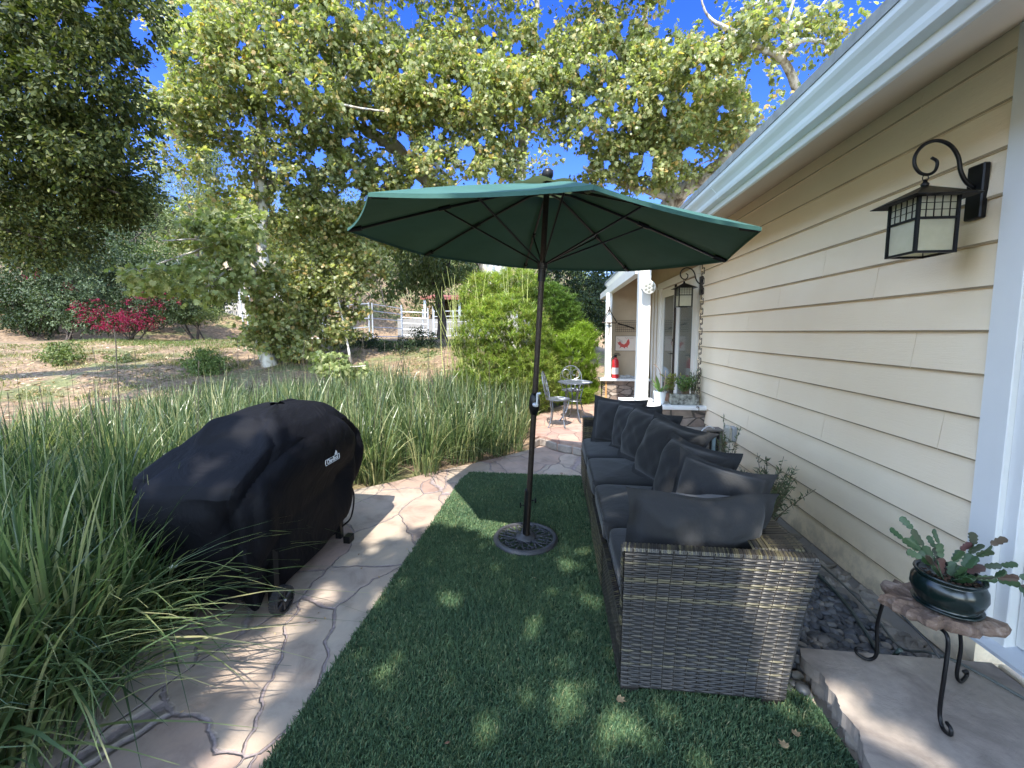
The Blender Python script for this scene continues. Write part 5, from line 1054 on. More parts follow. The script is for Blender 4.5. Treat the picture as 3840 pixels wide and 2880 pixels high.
tree('sycamore_tree','large sycamore behind the porch with thick limbs reaching over the roof','tree',
 [[(1400,760,12.5,.42),(1415,620,12.5,.38),(1440,500,12.5,.35),(1452,430,12.4,.30),(1440,380,12.3,.24),(1438,320,12.2,.19),(1424,275,12.1,.16),(1420,235,12,.13),(1390,150,12,.10),(1385,80,12,.08),(1400,0,12,.06),(1410,-80,12,.05)],
  [(1450,440,12.4,.26),(1473,412,12,.22),(1540,372,11.4,.20),(1575,340,11,.19),(1615,300,10.6,.18),(1655,280,10.3,.17),(1740,250,9.9,.14),(1830,160,9.4,.11)],
  [(1740,250,9.9,.12),(1720,190,9.6,.09),(1690,130,9.3,.07),(1655,110,9.2,.065),(1600,80,9,.06),(1585,68,9,.06)],
  [(1690,130,9.3,.07),(1700,100,9.2,.055),(1697,60,9.1,.05),(1680,25,9,.045),(1650,5,9,.04),(1600,22,9,.035)],[(1700,105,9.2,.05),(1735,88,9.1,.04),(1775,90,9,.035),(1797,110,9,.02),(1797,135,9,.01)],
  [(1700,70,9.1,.035),(1730,50,9.1,.03),(1760,30,9,.025),(1800,-20,9,.02)],[(1697,60,9.1,.03),(1720,-20,9,.03),(1730,-60,9,.03)],[(1585,68,9,.05),(1540,45,9,.03),(1520,15,9,.02),(1508,-30,9,.015)],
  [(1420,240,12,.09),(1350,140,11.7,.06),(1310,60,11.4,.05),(1320,-40,11.2,.04)],[(1438,320,12.2,.08),(1370,300,11.6,.05),(1290,280,11.2,.03)],[(1600,80,9,.04),(1555,90,9,.025),(1500,120,9,.015)],
  [(1452,430,12.4,.1),(1350,400,11.6,.06),(1260,360,11.2,.03)]],
 [(1300,170,140,160,11.2,1.5,2.6),(1450,190,120,140,11,1.2,1.9),(1390,350,150,65,11.3,1.1,1.2),(1560,220,70,100,10.6,.8,.5),(1520,110,60,40,9.2,.5,.35),(1640,50,70,50,9,.5,.12),(1760,60,55,50,9,.5,.13),(1830,60,35,40,9,.5,.10),(1650,180,50,40,9,.5,.08),(1380,-140,260,130,11,1.5,1.6)],
 660,92,.088,SYC,SYL,BARK,.46,gp=gaps,tw=.5,sj=.5)
# low drooping sycamore boughs in sun
tree('sycamore_sapling','sunlit sycamore bough spreading low and wide over the red bougainvillea','tree',
 [[(572,600,9,.05),(530,545,8.4,.035),(470,530,7.9,.025),(400,550,7.5,.018),(300,585,7.2,.01)],[(530,545,8.4,.03),(470,600,7.8,.02),(430,630,7.6,.012)],[(470,530,7.9,.02),(420,490,7.6,.012)]],
 [(450,500,100,40,7.7,.6,1.2),(370,585,120,28,7.3,.6,1.1),(490,560,80,60,7.9,.6,1.4),(440,630,80,22,7.6,.5,.4),(320,620,60,14,7.3,.4,.3),(520,480,70,50,8,.6,.8)],210,17,.11,SYC,leafmat('bright_sycamore_leaf',[(.13,.165,.06),(.21,.25,.095),(.29,.33,.14),(.38,.38,.19)],.4,.45),BARK,.19,r0=.008,tw=.7)
tree('sycamore_sapling','young leafy sycamore shoots hanging in front of the corral between trunk and gate','tree',
 [[(700,800,10,.05),(690,700,10,.04),(680,600,10,.03),(690,500,10,.02)],[(760,790,9.5,.03),(740,690,9.6,.02),(720,600,9.6,.01)]],
 [(680,580,100,80,10,.9,1.6),(700,680,90,70,10,.8,1.2),(760,560,80,60,10.2,.8,.8),(620,700,60,60,9.6,.5,.9),(590,640,50,70,8.8,.3,.8),(640,750,50,30,9.2,.4,.6),(560,720,30,40,8.7,.2,.25)],400,42,.092,SYC,SYL,BARK,.30,r0=.008,tw=.5)
tree('low_bough','low bright leafy bough just above the grass tops before the dark shrubs','shrub',
 [[(700,850,7,.02),(730,800,7,.015),(790,790,7,.008)]],[(740,795,60,20,7,.3,1),(700,775,40,16,7.1,.3,.5),(790,805,30,14,7,.25,.4)],34,28,.085,SYC,bpy.data.materials['bright_sycamore_leaf'],BARK,.13,r0=.005,tw=.6)
# bare dead twig hanging over the shelter
m_=MB(); 
for p in ([(800,640,12),(790,625,12),(798,605,12),(805,590,12),(815,540,12)],[(798,605,12),(770,640,12),(755,690,12),(752,700,12)],[(805,590,12),(822,620,12),(830,655,12),(838,662,12)],[(830,655,12),(822,645,12),(812,650,12)]): m_.tube(spline([gy(*q) for q in p],4),.017,5,cap=False)
tag(m_.build('dead_branch',simple('bare_pinkish_twig',(.42,.30,.24),.9)),'bare pinkish dead branch dangling over the shelter roof','branch')
# dark oak filling the upper left corner
tree('oak_tree','dense dark evergreen oak overhanging the upper left','tree',
 [[(-560,900,5.2,.28),(-500,600,5.2,.25),(-420,300,5.2,.22),(-300,100,5.2,.17),(-150,60,5,.12),(0,80,4.9,.08),(130,140,4.8,.05),(240,230,4.8,.02)],[(-420,300,5.2,.14),(-200,340,5.2,.09),(0,360,5.2,.06),(150,380,5.2,.03),(260,420,5.2,.015)],[(-300,100,5.2,.1),(-150,-100,5,.08),(60,-120,5,.05),(200,-60,4.8,.03)],[(-200,340,5.2,.06),(-60,470,5.4,.04),(120,520,5.6,.02)]],
 [(60,120,240,170,5,.9,3),(90,300,190,110,5.2,.8,1.8),(240,280,110,110,5.3,.6,.7),(40,430,200,90,5.6,.7,1.3),(150,30,150,90,4.8,.8,1.2),(-160,200,200,300,5,1.2,1.6),(300,40,80,70,5,.6,.35),(0,-180,360,150,4.8,1.4,2.2),(250,430,80,60,5.8,.5,.8),(80,520,150,50,6,.6,.9),(200,360,110,80,5.6,.6,1)],
 1050,85,.062,OVAL,OAKL,DBK,.27,gp=[(200,15,26,22),(130,45,12,14),(300,60,30,40),(75,40,14,12),(255,130,12,12),(60,90,10,10)],tw=.35,r0=.01,droop=.3)
# dark tree with bare trunk behind the corral end
tree('pepper_tree','dark leaning tree trunk with drooping foliage beyond the corral, left of the bamboo','tree',
 [[(958,760,15,.20),(955,700,15,.17),(950,640,15,.15),(938,600,15,.13),(925,560,15,.11),(900,500,15,.08),(880,450,15,.05)],[(950,640,15,.1),(965,580,15,.08),(985,520,15,.06)]],
 [(900,560,80,50,15,1,1),(960,560,60,50,15,1,.8),(850,600,50,40,14.5,.8,.5),(930,620,30,30,14.5,.6,.2),(1010,600,50,40,15,1,.5)],150,50,.13,OVAL,leafmat('dusty_green_leaf',[(.06,.085,.03),(.11,.14,.05),(.17,.19,.08)],.3),DBK,.40,tw=.3,droop=1.2)
# hillside trees, each its own
GRN=leafmat('chaparral_leaf',[(.045,.07,.02),(.075,.11,.03),(.11,.14,.045),(.15,.17,.06)],.3)
OLV=leafmat('olive_leaf',[(.08,.10,.04),(.12,.15,.06),(.18,.20,.09)],.3)
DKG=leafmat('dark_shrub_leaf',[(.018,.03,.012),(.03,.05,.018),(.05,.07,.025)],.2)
hs=[('feathery_tree','tall feathery pale green tree above the bougainvillea slope',430,380,75,90,20,OLV,.09,120,640),
 ('slope_tree','rounded mid green tree on the slope left of the white trunk',500,480,70,60,24,GRN,.13,110,660),
 ('slope_tree','bushy olive green tree on the ridge right of the white trunk',650,470,90,80,26,OLV,.14,150,640),
 ('slope_tree','dark narrow tree on the skyline between the two left sycamores',455,300,28,90,30,DKG,.14,70,640),
 ('slope_tree','yellow green tree just left of the umbrella rim',735,470,60,70,22,GRN,.12,110,630),
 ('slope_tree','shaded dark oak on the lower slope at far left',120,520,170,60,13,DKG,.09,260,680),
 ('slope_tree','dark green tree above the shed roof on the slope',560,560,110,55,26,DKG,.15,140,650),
 ('slope_tree','mid green tree over the stable shelter',800,545,80,60,32,GRN,.17,120,620),
 ('slope_tree','dusty green tree on the slope beyond the shelter right end',900,520,70,60,36,OLV,.19,90,600),
 ('slope_tree','broad tree masked by the umbrella canopy, over the bamboo',1050,520,120,80,24,GRN,.14,150,660),
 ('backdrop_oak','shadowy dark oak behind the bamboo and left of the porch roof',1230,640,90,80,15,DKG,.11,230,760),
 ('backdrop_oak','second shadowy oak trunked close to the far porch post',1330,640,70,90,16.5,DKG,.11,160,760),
 ('slope_tree','grey green scrubby tree filling the slope above the stone shed',520,540,90,60,22,OLV,.12,170,650),
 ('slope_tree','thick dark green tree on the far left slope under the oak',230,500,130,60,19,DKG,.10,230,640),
 ('slope_tree','olive tree far left on the upper slope',60,450,120,80,24,GRN,.13,170,650),
 ('slope_tree','tall mid green tree rising behind the gate in the corral',690,540,90,90,28,GRN,.15,170,640),
 ('slope_tree','hazy olive tree high on the left ridge behind the feathery tree',340,420,90,70,30,OLV,.16,120,640),
 ('slope_tree','rounded dark tree low on the left slope beside the flowers',330,560,90,50,17,GRN,.10,150,690)]
for (nm,lb,x,y,rx,ry,Y,mt_,sz,ncl,yb) in hs:
    r_=.012*Y/2
    tree(nm,lb,'tree',[[(x,yb+40,Y,r_),(x-5,(y+yb)/2,Y,r_*.8),(x,y,Y,r_*.5)],[(x,(y+yb)/2,Y,r_*.6),(x+rx*.6,y,Y,r_*.2)],[(x,(y+yb)/2,Y,r_*.6),(x-rx*.6,y-5,Y,r_*.2)]],[(x,y,rx,ry,Y,rx*Y/900*.8,1),(x,y+ry*.6,rx*.8,ry*.5,Y,1,.4)],ncl,46,sz,OVAL,mt_,DBK,.035*Y*.6,tw=.15,droop=.4,flat=.75)
# hillside woodland as one mass
P=[];k=0
while len(P)<3800:
    nr_=len(P)<1500
    x=R.uniform(-38,12) if nr_ else R.uniform(-90,50); y=R.uniform(15,45) if nr_ else R.uniform(40,120)
    if y<22+(-x-11)*-.35 and x>-14 or (ter(x,y)<1.75 and x<4): continue
    P.append((x,y,tz_(x,y)))
P=np.array(P); cr_=R.uniform(.5,1.2,len(P))*np.where(np.arange(len(P))<1500,1,2.1); idx=np.repeat(np.arange(len(P)),60); off=rdir(len(idx))*(R.random(len(idx))**.4)[:,None]*cr_[idx][:,None]*np.array([1,1,.9]); Q=P[idx]+off+np.array([0,0,1.])*(cr_[idx][:,None]*.8)
V_,l_,c_=leaf_arrays(Q,rdir(len(Q)),unit(rdir(len(Q))+np.array([0,-.3,.6])),np.where(idx<1500,.16,.42)*R.uniform(.7,1.2,len(Q)),OVAL)
tag(fastmesh('hillside_woodland',V_,l_,c_,leafmat('woodland_leaf',[(.04,.06,.02),(.07,.10,.03),(.11,.14,.05),(.15,.17,.07)],.25)),'continuous scrubby woodland covering the hillside behind the corral','woodland',kind='stuff')
# shrub masses on the lower left slope
def shrub(nm,lb,ells,ncl,per,sz,tmx,mt_,crad,group=None,cat='shrub',**k):
    t=empty(nm,(0,0,0),lb,cat,group); o,C=crown('foliage',ells,ncl,per,sz,tmx,mt_,t,crad,ret=True,**k)
    m_=MB(); x,y,rx,ry,Y=ells[0][:5]; b=gy(x,y,Y); b[2]=tz_(b[0],b[1])-.1
    for i in range(7): c_=C[R.integers(len(C))]; m_.tube(spline([b+R.normal(size=3)*.08,(b+c_)/2+R.normal(size=3)*.1,c_],4),[*np.linspace(.03,.008,9)],5,cap=False)
    m_.build('stems',DBK,t,smooth=True); return t
shrub('hillside_shrub','large dark green shrub mass at the left edge above the lawn strip',[(60,640,130,75,13,1.0),(-80,600,120,110,13,1,.8)],330,60,.085,OVAL,DKG,.32)
shrub('hillside_shrub','grey green shrub between the left dark shrub and the bougainvillea',[(140,620,90,55,12.5,.6),(150,665,70,40,12.4,.5)],170,60,.07,OVAL,leafmat('grey_green_leaf',[(.06,.09,.05),(.10,.14,.08),(.15,.18,.10)],.3),.24)
shrub('hillside_shrub','long dark shrub bank behind the bougainvillea, reaching the shed',[(300,600,150,50,15.5,1.0),(420,640,90,50,15.5,.8),(200,570,130,40,16,1)],380,60,.10,OVAL,DKG,.36)
BG=shrub('bougainvillea','sprawling bougainvillea with crimson flowers at the foot of the left slope',[(270,660,160,50,12.6,.5),(210,690,90,26,12.3,.4),(380,655,70,40,12.8,.4)],260,60,.065,OVAL,DKG,.26)
FM=leafmat('crimson_bract',[(.10,.005,.025),(.19,.010,.045),(.28,.018,.05),(.14,.010,.06)],.35,.5,tc=(1.4,.6,.9))
o=crown('flowers',[(245,690,75,24,12.0,.35,2.2),(190,665,50,22,12.0,.3,.9),(330,650,70,28,12.3,.35,1.0),(90,590,14,8,12.2,.2,.12),(150,622,16,8,12.2,.2,.15),(60,600,20,6,12.2,.2,.08),(300,690,60,20,12.1,.3,.6)],150,26,.045,OVAL,FM,BG,.16,up=.2)
for (x,y,rx,ry,Y,lb,mt_) in [(130,772,52,36,8.6,'rounded low shrub on the bare soil at far left',GRN),(438,784,48,34,8.4,'rounded glossy shrub on the soil left of the white trunk',leafmat('glossy_shrub_leaf',[(.06,.10,.03),(.12,.17,.05),(.20,.24,.09)],.3)),(265,784,38,20,8.9,'small brownish shrub between the two rounded ones',OLV),
   (785,750,50,34,11.5,'dark rounded shrub left of the spiky row below the corral',DKG),(860,760,45,30,11,'dark green shrub in the middle of the row below the corral',DKG),(905,745,45,38,11.8,'dark shrub with reddish top at the row right end',DKG),(925,785,45,26,10.6,'lower dark shrub in front of the bare trunk',GRN),(420,675,60,22,13.6,'small green shrub beside the corral gate frame on the slope',GRN)]:
    shrub('low_shrub',lb,[(x,y,rx,ry,Y,rx*Y/900*.8)],max(30,int(rx*1.6)),60,.05,OVAL,mt_,.016*Y,group='low shrubs on the garden slope')
# spiky flax-like clump
def blades(name,mat,B,Ldir,L_,W_,bend,parent=None,seg=6,curl=0.):
    """B roots, Ldir lean vectors (xy), L_ length, W_ width, bend amount"""
    n=len(B); u=np.linspace(0,1,seg+1)[None,:,None]; up=np.array([0,0,1.]); 
    h=np.sqrt(np.clip(1-.55*bend,.05,1))[:,None,None]
    d=Ldir; dl=np.linalg.norm(d,axis=1,keepdims=True); dn=np.c_[d/(dl+1e-9),np.zeros(n)]
    reach=(L_*bend)[:,None,None]
    P=B[:,None,:]+dn[:,None,:]*reach*(.25*u+.75*u**2.2)+up*(L_[:,None,None]*(u*(1.)-.62*bend[:,None,None]*u**2.6)*h)
    s_=np.c_[-dn[:,1],dn[:,0],np.zeros(n)]; tw=R.uniform(-.9,.9,n); s_=s_*np.cos(tw)[:,None]+dn*np.sin(tw)[:,None]
    w_=(W_[:,None,None]*.5)*(np.sin(np.pi*np.clip(.18+.82*u,0,1))**.6)*(1-u**6); w_=np.maximum(w_,.0006)
    V=np.stack([P-s_[:,None,:]*w_,P+s_[:,None,:]*w_],2).reshape(-1,3); k=2*(seg+1)
    q=np.array([[2*i,2*i+1,2*i+3,2*i+2] for i in range(seg)]).ravel(); lp=(np.arange(n)[:,None]*k+q[None,:]).ravel()
    return V,lp,np.full(n*seg,4)
# ================================================================ BAMBOO-LIKE SHRUBS
def fronds(P,per,L_,W_,mat,name,parent,droop=.9):
    n=len(P)*per; idx=np.repeat(np.arange(len(P)),per); a=R.uniform(0,2*math.pi,n); B=P[idx]+R.normal(size=(n,3))*.008; ln=L_*R.uniform(.6,1.2,n)
    V,l,c=blades(name,mat,B,np.stack([np.cos(a),np.sin(a)],-1),ln,np.full(n,W_),R.uniform(.5,1.25,n),seg=4); return fastmesh(name,V,l,c,mat,parent=parent)
BAM=leafmat('bright_strap_leaf',[(.09,.14,.025),(.16,.235,.04),(.24,.32,.065),(.33,.38,.11),(.38,.33,.14)],.38,.35,.5)
def ellpts(ells,n,shell=.55):
    W=np.array([e[6] for e in ells],float);W/=W.sum(); P=[]
    for i in range(n):
        e=ells[R.choice(len(ells),p=W)]; q=R.normal(size=3); q/=np.linalg.norm(q); q*=shell+(1-shell)*R.random(); P.append(gy(e[0]+q[0]*e[2],e[1]+q[1]*e[3],e[4]-abs(q[2])*e[5] if R.random()<.7 else e[4]+q[2]*e[5]))
    return np.array(P)
t=empty('weeping_bamboo',(0,0,0),'bright yellow green weeping bamboo mounded behind the umbrella pole','shrub')
E_=[(1085,740,110,105,7.6,.8,3),(1060,850,90,90,7.1,.6,2),(1050,650,60,60,8.2,.5,1),(1140,830,70,80,7.2,.5,1.4),(1110,620,60,40,8.5,.5,.5),(1090,930,50,40,6.6,.35,.7)]
PP=np.vstack([ellpts(E_,1500,.75),ellpts(E_,1000,.25)]); fronds(PP,20,.25,.0095,BAM,'foliage',t)
m_=MB()
for i in range(36):
    x=R.uniform(960,1150); q=gy(x,940,R.uniform(7.2,7.9)); tp_=gy(x+R.uniform(-40,30),R.uniform(560,700),R.uniform(7.3,8.2)); q[2]=.05; m_.tube(spline([q,(q+tp_)/2+R.normal(size=3)*.06,tp_],5),np.linspace(.009,.003,11),5,cap=False)
for (x,y) in((955,590),(940,610),(965,575),(975,600),(930,640),(990,615)): q=gy(1000,800,7.3); tp_=gy(x,y,7.2); m_.tube([q,tp_],[.006,.002],4,cap=False)
m_.build('canes',simple('yellow_cane',(.32,.34,.10),.5),t,smooth=True)
t=empty('weeping_bamboo',(0,0,0),'second bright bamboo clump between the bistro set and the far ledge','shrub')
PP=ellpts([(1235,790,60,70,8.3,.5,2),(1260,740,35,40,8.8,.4,1),(1180,770,50,60,8.4,.4,1),(1270,840,25,30,8.4,.3,.5),(1240,860,45,25,8.1,.3,.6)],1000,.6); fronds(PP,20,.25,.009,leafmat('lime_strap_leaf',[(.14,.22,.03),(.24,.34,.05),(.33,.42,.08)],.38,.4),'foliage',t)
m_=MB()
for i in range(12): q=gy(R.uniform(1190,1280),880,8.4); q[2]=.05; m_.tube([q,gy(R.uniform(1180,1280),R.uniform(720,800),8.4)],[.009,.003],5,cap=False)
m_.build('canes',bpy.data.materials['yellow_cane'],t)
t=empty('fine_leaved_shrub',(0,0,0),'soft pine-like green shrub rising behind the bamboo','shrub')
PP=ellpts([(1190,665,65,55,9.3,.5,2),(1150,640,60,50,9.4,.5,1),(1225,690,40,40,9.3,.4,1),(1120,700,90,60,9.6,.4,1)],1400); fronds(PP,26,.15,.006,leafmat('needle_green',[(.07,.13,.03),(.13,.21,.05),(.20,.28,.08)],.3),'foliage',t)
m_=MB(); 
for i in range(6): q=gy(1185+i*5,860,9.3); q[2]=.05; m_.tube([q,gy(1150+i*15,660,9.3)],[.03,.008],5,cap=False)
m_.build('stems',DBK,t)
# ================================================================ STRAPPY GRASS BED
GB=leafmat('strappy_grass_blade',[(.026,.048,.024),(.05,.088,.036),(.095,.14,.055),(.17,.215,.09),(.36,.34,.18)],.35,.35,.6,tc=(1.2,1.3,.7))
Bs=[];Ld=[];LL=[];WW=[];BB=[]
def clump(x,y,n,h,w_,lean,spread,rad):
    z=tz_(x,y); z=max(z,-.02)
    a=R.uniform(0,6.28,n); r_=R.random(n)**.5*rad
    Bs.append(np.stack([x+r_*np.cos(a),y+r_*np.sin(a),np.full(n,z)],-1)); v=np.stack([np.cos(a),np.sin(a)],-1)*spread+np.array(lean)+R.normal(size=(n,2))*.25
    Ld.append(v); LL.append(h*R.uniform(.6,1.15,n)); WW.append(w_*R.uniform(.7,1.3,n)*(1.0)); BB.append(np.clip(np.linalg.norm(v,axis=1)*R.uniform(.35,.9,n),.05,1.3))
def bed_t(x,y):
    ex=np.interp(y,[0,1,1.6,2.4,3.2],[-1.58,-1.62,-1.80,-2.05,-2.15]); dx=max(ex-x,0); dy=max(y-np.interp(max(x,-2.15),LX,LY),0); return math.hypot(dx,dy)
for x in np.arange(-9,.2,.27):
    for y in np.arange(.7,10,.27):
        xx_,yy_=x+R.uniform(-.11,.11),y+R.uniform(-.11,.11); t_=bed_t(xx_,yy_)
        if t_<.10 or t_>4.6: continue
        if xx_>-.5 and yy_>5.4: continue
        if t_>3.0 and R.random()<.6*(t_-3.0)/1.6: continue
        if xx_<-2 and yy_<3.5 and t_>3.2: continue
        px,py=proj((xx_,yy_,.5)); 
        if px<-420 or yy_<.7: continue
        near=yy_<3.6 and xx_>-3.6
        d_=math.hypot(xx_,yy_)
        h=(.90 if yy_<3.4 else .84)+R.normal()*.11
        if t_>3.2: h=.62
        lean=(0,0)
        if xx_<-1.6 and yy_<3.3: lean=(.45,-.30)     # flopping over the paving
        elif t_<.6: lean=(.22,-.30)
        clump(xx_,yy_,int(150 if d_<4 else 78 if d_<7 else 52),h,(.013 if d_<4 else .012),lean,.42,.13)
for (x,y) in ((-1.72,1.05),(-1.80,1.25),(-1.88,1.45),(-1.94,1.65),(-2.0,1.85),(-1.85,1.1),(-2.0,1.4)): clump(x,y,18,.98,.013,(.8,-.05),.35,.12)
V_,l_,c_=blades('g',GB,np.vstack(Bs),np.vstack(Ld),np.concatenate(LL),np.concatenate(WW),np.concatenate(BB),seg=7)
print('grass blades',len(V_)//16)
tag(fastmesh('ornamental_grass',V_,l_,c_,GB),'deep bed of strappy green ornamental grass bordering the flagstones','grass',kind='stuff')
# stalks, white flowers
m_=MB(); FW=simple('white_petal',(.75,.73,.62),.6,bump=0,var=.05); STK=simple('flower_stalk',(.16,.20,.07),.6); DST=simple('dark_seed_stalk',(.055,.045,.03),.8)
def flower(p,s=.02):
    for k in range(5): a=k*1.256+R.uniform(-.2,.2); d=np.array([math.cos(a),math.sin(a),.5]); q=np.array([-math.sin(a),math.cos(a),0]); m_.add([p,p+d*s*.6+q*s*.45,p+d*s*1.15+[0,0,.2*s],p+d*s*.6-q*s*.45],[[0,1,2,3]],0)
tgt=[(433,996,2.35),(430,1080,2.05),(338,1113,1.85),(400,975-60,4.2),(798,925,4.6),(802,922,4.6),(722,896,5.2),(765,875,5.5),(1025,903,5.0),(1012,893,5.2),(1083,870,5.5),(560,890,5.5),(470,860,5.5),(1048,722+130,6),(375,1228,1.75),(300,945,4.2),(240,880,5),(80,860,6),(42,905,5),(650,905,5.2),(900,860,6.2),(955,800,7),(850,792,8),(835,808,7.6),(1100,795,6.5),(990,870,5.6),(620,870,6),(30,1010,3.4),(210,1230,1.9),(120,1250,1.9)]
for (x,y,Y) in tgt:
    p=gy(x,y,Y); z0=max(tz_(p[0],p[1]),0); b=np.array([p[0]+(-.45 if Y<2.5 else R.uniform(-.1,.1)),p[1]+(.15 if Y<2.5 else 0),z0]); 
    if Y<2.5: b[0]=min(b[0],-2.2)
    m_.tube(spline([b,(b+p)/2+[-.02,0,.12],p],5),.0022,4,mi=1,cap=False); flower(p,.017)
for i in range(150):
    x=R.uniform(-8,-.6); y=R.uniform(2.5,8.5); t_=bed_t(x,y)
    if t_<.3 or t_>4.5: continue
    z0=tz_(x,y); h=R.uniform(.85,1.12) if R.random()<.8 else 1.3; q=np.array([x,y,z0]); tp_=q+[R.normal()*.08,R.normal()*.08,h]; m_.tube([q,(q+tp_)/2+R.normal(size=3)*.01,tp_],[.003,.003,.0025],4,mi=2,cap=False); m_.tube([tp_-[0,0,.06],tp_],[.005,.003],4,mi=2)
for p3 in ([(258,880,4.3),(253,800,4.3),(250,735,4.3),(246,710,4.3)],):
    Q=[gy(*p) for p in p3]; b=Q[0].copy(); b[2]=.2; m_.tube([b]+Q,.006,5,mi=2,cap=False)
for (a,b,c2) in (((250,1290,1.75),(410,1215,1.75),(520,1232,1.7)),((300,1310,1.7),(430,1260,1.7),(525,1190,1.72)),((280,1200,1.8),(390,1090,1.9),(470,1060,1.95)),((240,1190,1.9),(330,1120,1.95),(472,1065,2.0))):
    m_.tube(spline([gy(*a),gy(*b),gy(*c2)],6),[*np.linspace(.0028,.0012,13)],4,mi=1,cap=False)
tag(m_.build('grass_flowers',[FW,STK,DST]),'white iris-like blooms and dark seed stalks standing through the grass bed','flowers',kind='stuff')
# dry leaf litter and short green weeds on soil
n=9000; x=R.uniform(-16,-1,n); y=R.uniform(5,18,n); t_=np.hypot(np.maximum(-2.15-x,0),np.maximum(y-np.interp(np.maximum(x,-2.15),LX,LY),0)); k=(t_>2.2)&(t_<15); x=x[k];y=y[k]; P=np.stack([x,y,ter(x,y)+.01],-1)
V_,l_,c_=leaf_arrays(P,rdir(len(P))*np.array([1,1,.15]),unit(rdir(len(P))*.35+[0,0,1]),R.uniform(.04,.10,len(P)),SYC)
tag(fastmesh('leaf_litter',V_,l_,c_,leafmat('dry_litter',[(.20,.12,.07),(.34,.22,.12),(.48,.35,.22),(.58,.46,.32)],.1,.8)),'dry tan leaf litter scattered over the bare garden soil','leaf litter',kind='stuff')
n=26000; x=R.uniform(-15,-4,n); y=R.uniform(9.5,14.5,n); q=np.sin(x*.9)*.5+y; k=(np.abs(y-(12.2+.15*x*.3+np.sin(x*.8)*.4))<R.uniform(0,1.0,n)); x=x[k];y=y[k]; B=np.stack([x,y,ter(x,y)],-1); a=R.uniform(0,6.28,len(x))
V_,l_,c_=blades('w',GB,B,np.stack([np.cos(a),np.sin(a)],-1),R.uniform(.06,.16,len(x)),np.full(len(x),.012),R.uniform(.2,.8,len(x)),seg=3)
tag(fastmesh('lawn_strip',V_,l_,c_,leafmat('short_grass',[(.06,.10,.025),(.11,.16,.045),(.2,.22,.09)],.3)),'strip of short green grass at the foot of the left slope','grass',kind='stuff')
# ================================================================ SHADE TREE behind the viewpoint: throws the dappled shade on turf and paving
holes=[]
def hole(x,y,rx,ry,z=0.): 
    p=gz(x,y,z); holes.append((p[0]+SX*z,p[1]+SY*z,rx,ry))
for (x,y,rx,ry) in [(830,1154,.16,.07),(786,1176,.08,.07),(700,1283,.09,.10),(740,1290,.08,.07),(625,1345,.16,.07),(563,1400,.10,.10),(560,1490,.10,.12),(500,1440,.07,.09),(610,1470,.05,.06),(1249,1166,.05,.04),(1216,1230,.08,.06),(1206,1496,.09,.06),(1353,1566,.08,.07),(1466,1629,.09,.05),(1255,1300,.04,.03),(1770,1573,.06,.10),(540,1600,.12,.08),(1040,1150,.20,.05),(930,1130,.16,.06)]: hole(x,y,rx,ry)
for (x,y,rx,ry) in [(1845,1536,.07,.09),(1950,1600,.07,.09)]: hole(x,y,rx,ry,.14)
hole(1320,1068,.09,.05,.43); holes+= [(.88,1.88,.085,.2),(.93,2.04,.07,.08),(.74,2.25,.10,.06),(.62,2.17,.05,.03),(.90,2.63,.06,.035),(-1.5,3.0,.10,.10),(-1.62,2.75,.06,.05),(-1.75,2.55,.08,.05),(-1.8,3.2,.14,.06),(-1.45,3.55,.12,.12),(-1.9,2.35,.07,.05),(-1.55,2.1,.06,.05)]
holes=np.array(holes)
def lim(x): return 2.93+.42*sm((x+.40)/.35)+.10*np.sin(x*5)+.06*np.sin(x*13+1)+np.where(x<-2.2,(-2.2-x)*.25,0)
t=empty('shade_tree',(0,0,0),'broad leafy tree standing behind the viewpoint and shading the near patio','tree')
n=30000; gx_=R.uniform(-6.5,3.6,n); gy_=R.uniform(-5.5,3.3,n); zz=5.2+R.random(n)**1*3.2
keep=(gy_<lim(gx_)+R.normal(size=n)*.03)
for h in holes: keep&=(((gx_-h[0])/(h[2]+.03))**2+((gy_-h[1])/(h[3]+.03))**2>1)
gx_,gy_,zz=gx_[keep],gy_[keep],zz[keep]; P=np.stack([gx_-SX*zz,gy_-SY*zz,zz],-1); P=P[P[:,2]*0+P[:,1]<-.5]
V_,l_,c_=leaf_arrays(P,rdir(len(P))+[0,0,-.3],unit(rdir(len(P))*.5+[0,-.5,.8]),R.uniform(.12,.2,len(P)),SYC); fastmesh('crown',V_,l_,c_,SYL,parent=t)
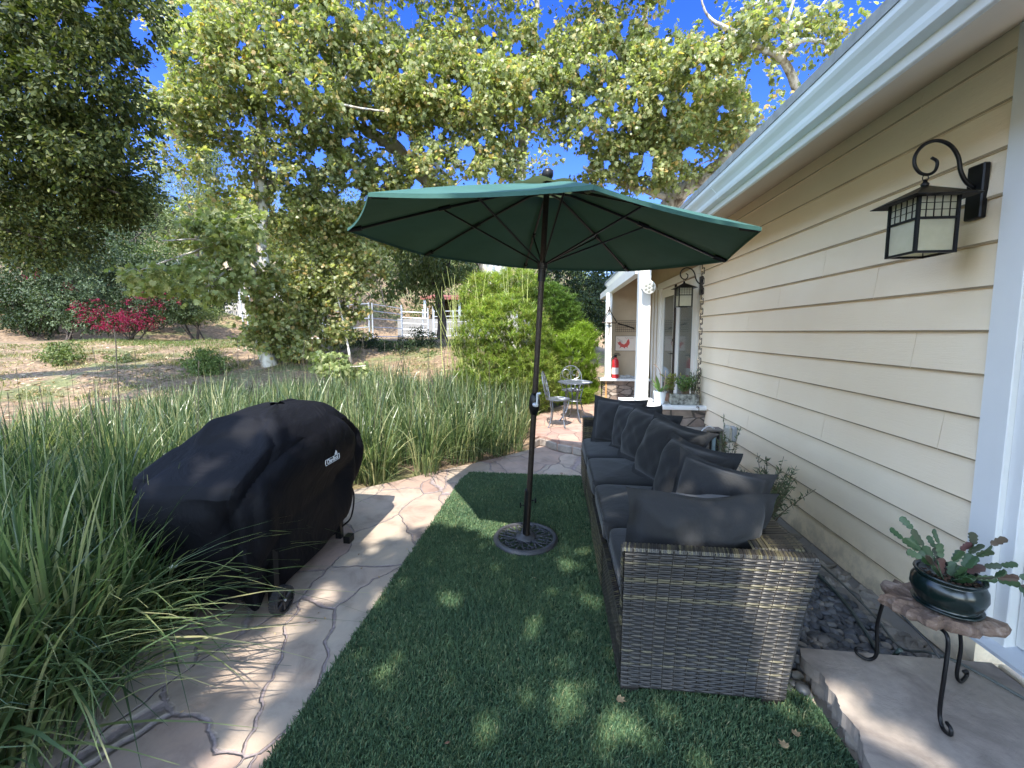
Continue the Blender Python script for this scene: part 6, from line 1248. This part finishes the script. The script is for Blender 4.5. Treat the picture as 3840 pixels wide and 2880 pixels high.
m_=MB(); m_.tube(spline([(-3.2,-5.5,-.1),(-3.1,-5.4,1.5),(-2.9,-5.2,3.2),(-2.4,-4.9,5.0)],5),[*np.linspace(.22,.15,16)],10)
for q in ((-4.5,-4,6.4),(-1,-3.4,6.2),(1.2,-4.2,6.6),(-2.5,-2.4,6.0),(-3.2,-6.5,6.8),(.4,-6,7.)): m_.tube(spline([(-2.4,-4.9,4.9),((-2.4+q[0])/2,(-4.9+q[1])/2,5.9),q],5),[*np.linspace(.11,.03,11)],7)
m_.build('trunk',BARK,t,smooth=True)

n=900; x=R.uniform(-2.2,1.0,n); y=R.uniform(1.0,8.,n); ok=((y<5.2)&((x<-1.0)|(y>4.3))&(y<3.3+(x+2.2)*1.0))|((y>5.9)&(x>-.2)&(x<.9)); ok&=(R.random(n)<.35)|(x<-1.75); x=x[ok];y=y[ok]; P=np.stack([x,y,np.where(y>5.5,.136,.006)],-1)
V_,l_,c_=leaf_arrays(P,rdir(len(P))*np.array([1,1,.1]),unit(rdir(len(P))*.3+[0,0,1]),R.uniform(.006,.022,len(P)),OVAL)
tag(fastmesh('paving_litter',V_,l_,c_,bpy.data.materials['dry_litter']),'tiny dry leaf crumbs and husks scattered on the flagstones','leaf litter',kind='stuff')

n=26000; cxy=R.uniform([-15,5.5],[-3,13.5],(260,2)); i_=R.integers(0,260,n); x=cxy[i_,0]+R.normal(size=n)*.16; y=cxy[i_,1]+R.normal(size=n)*.16; t_=np.hypot(np.maximum(-2.15-x,0)*.8,np.maximum(y-np.interp(np.maximum(x,-2.15),LX,LY),0)); ok=t_>3.2; x=x[ok];y=y[ok]; B=np.stack([x,y,ter(x,y)],-1); a=R.uniform(0,6.28,len(x))
V_,l_,c_=blades('w',GB,B,np.stack([np.cos(a),np.sin(a)],-1),R.uniform(.04,.14,len(x)),np.full(len(x),.011),R.uniform(.3,1.,len(x)),seg=3)
tag(fastmesh('weeds',V_,l_,c_,leafmat('dry_weed',[(.07,.09,.03),(.14,.16,.06),(.30,.26,.13),(.42,.34,.2)],.3)),'scattered green and straw coloured weeds over the bare soil','weeds',kind='stuff')
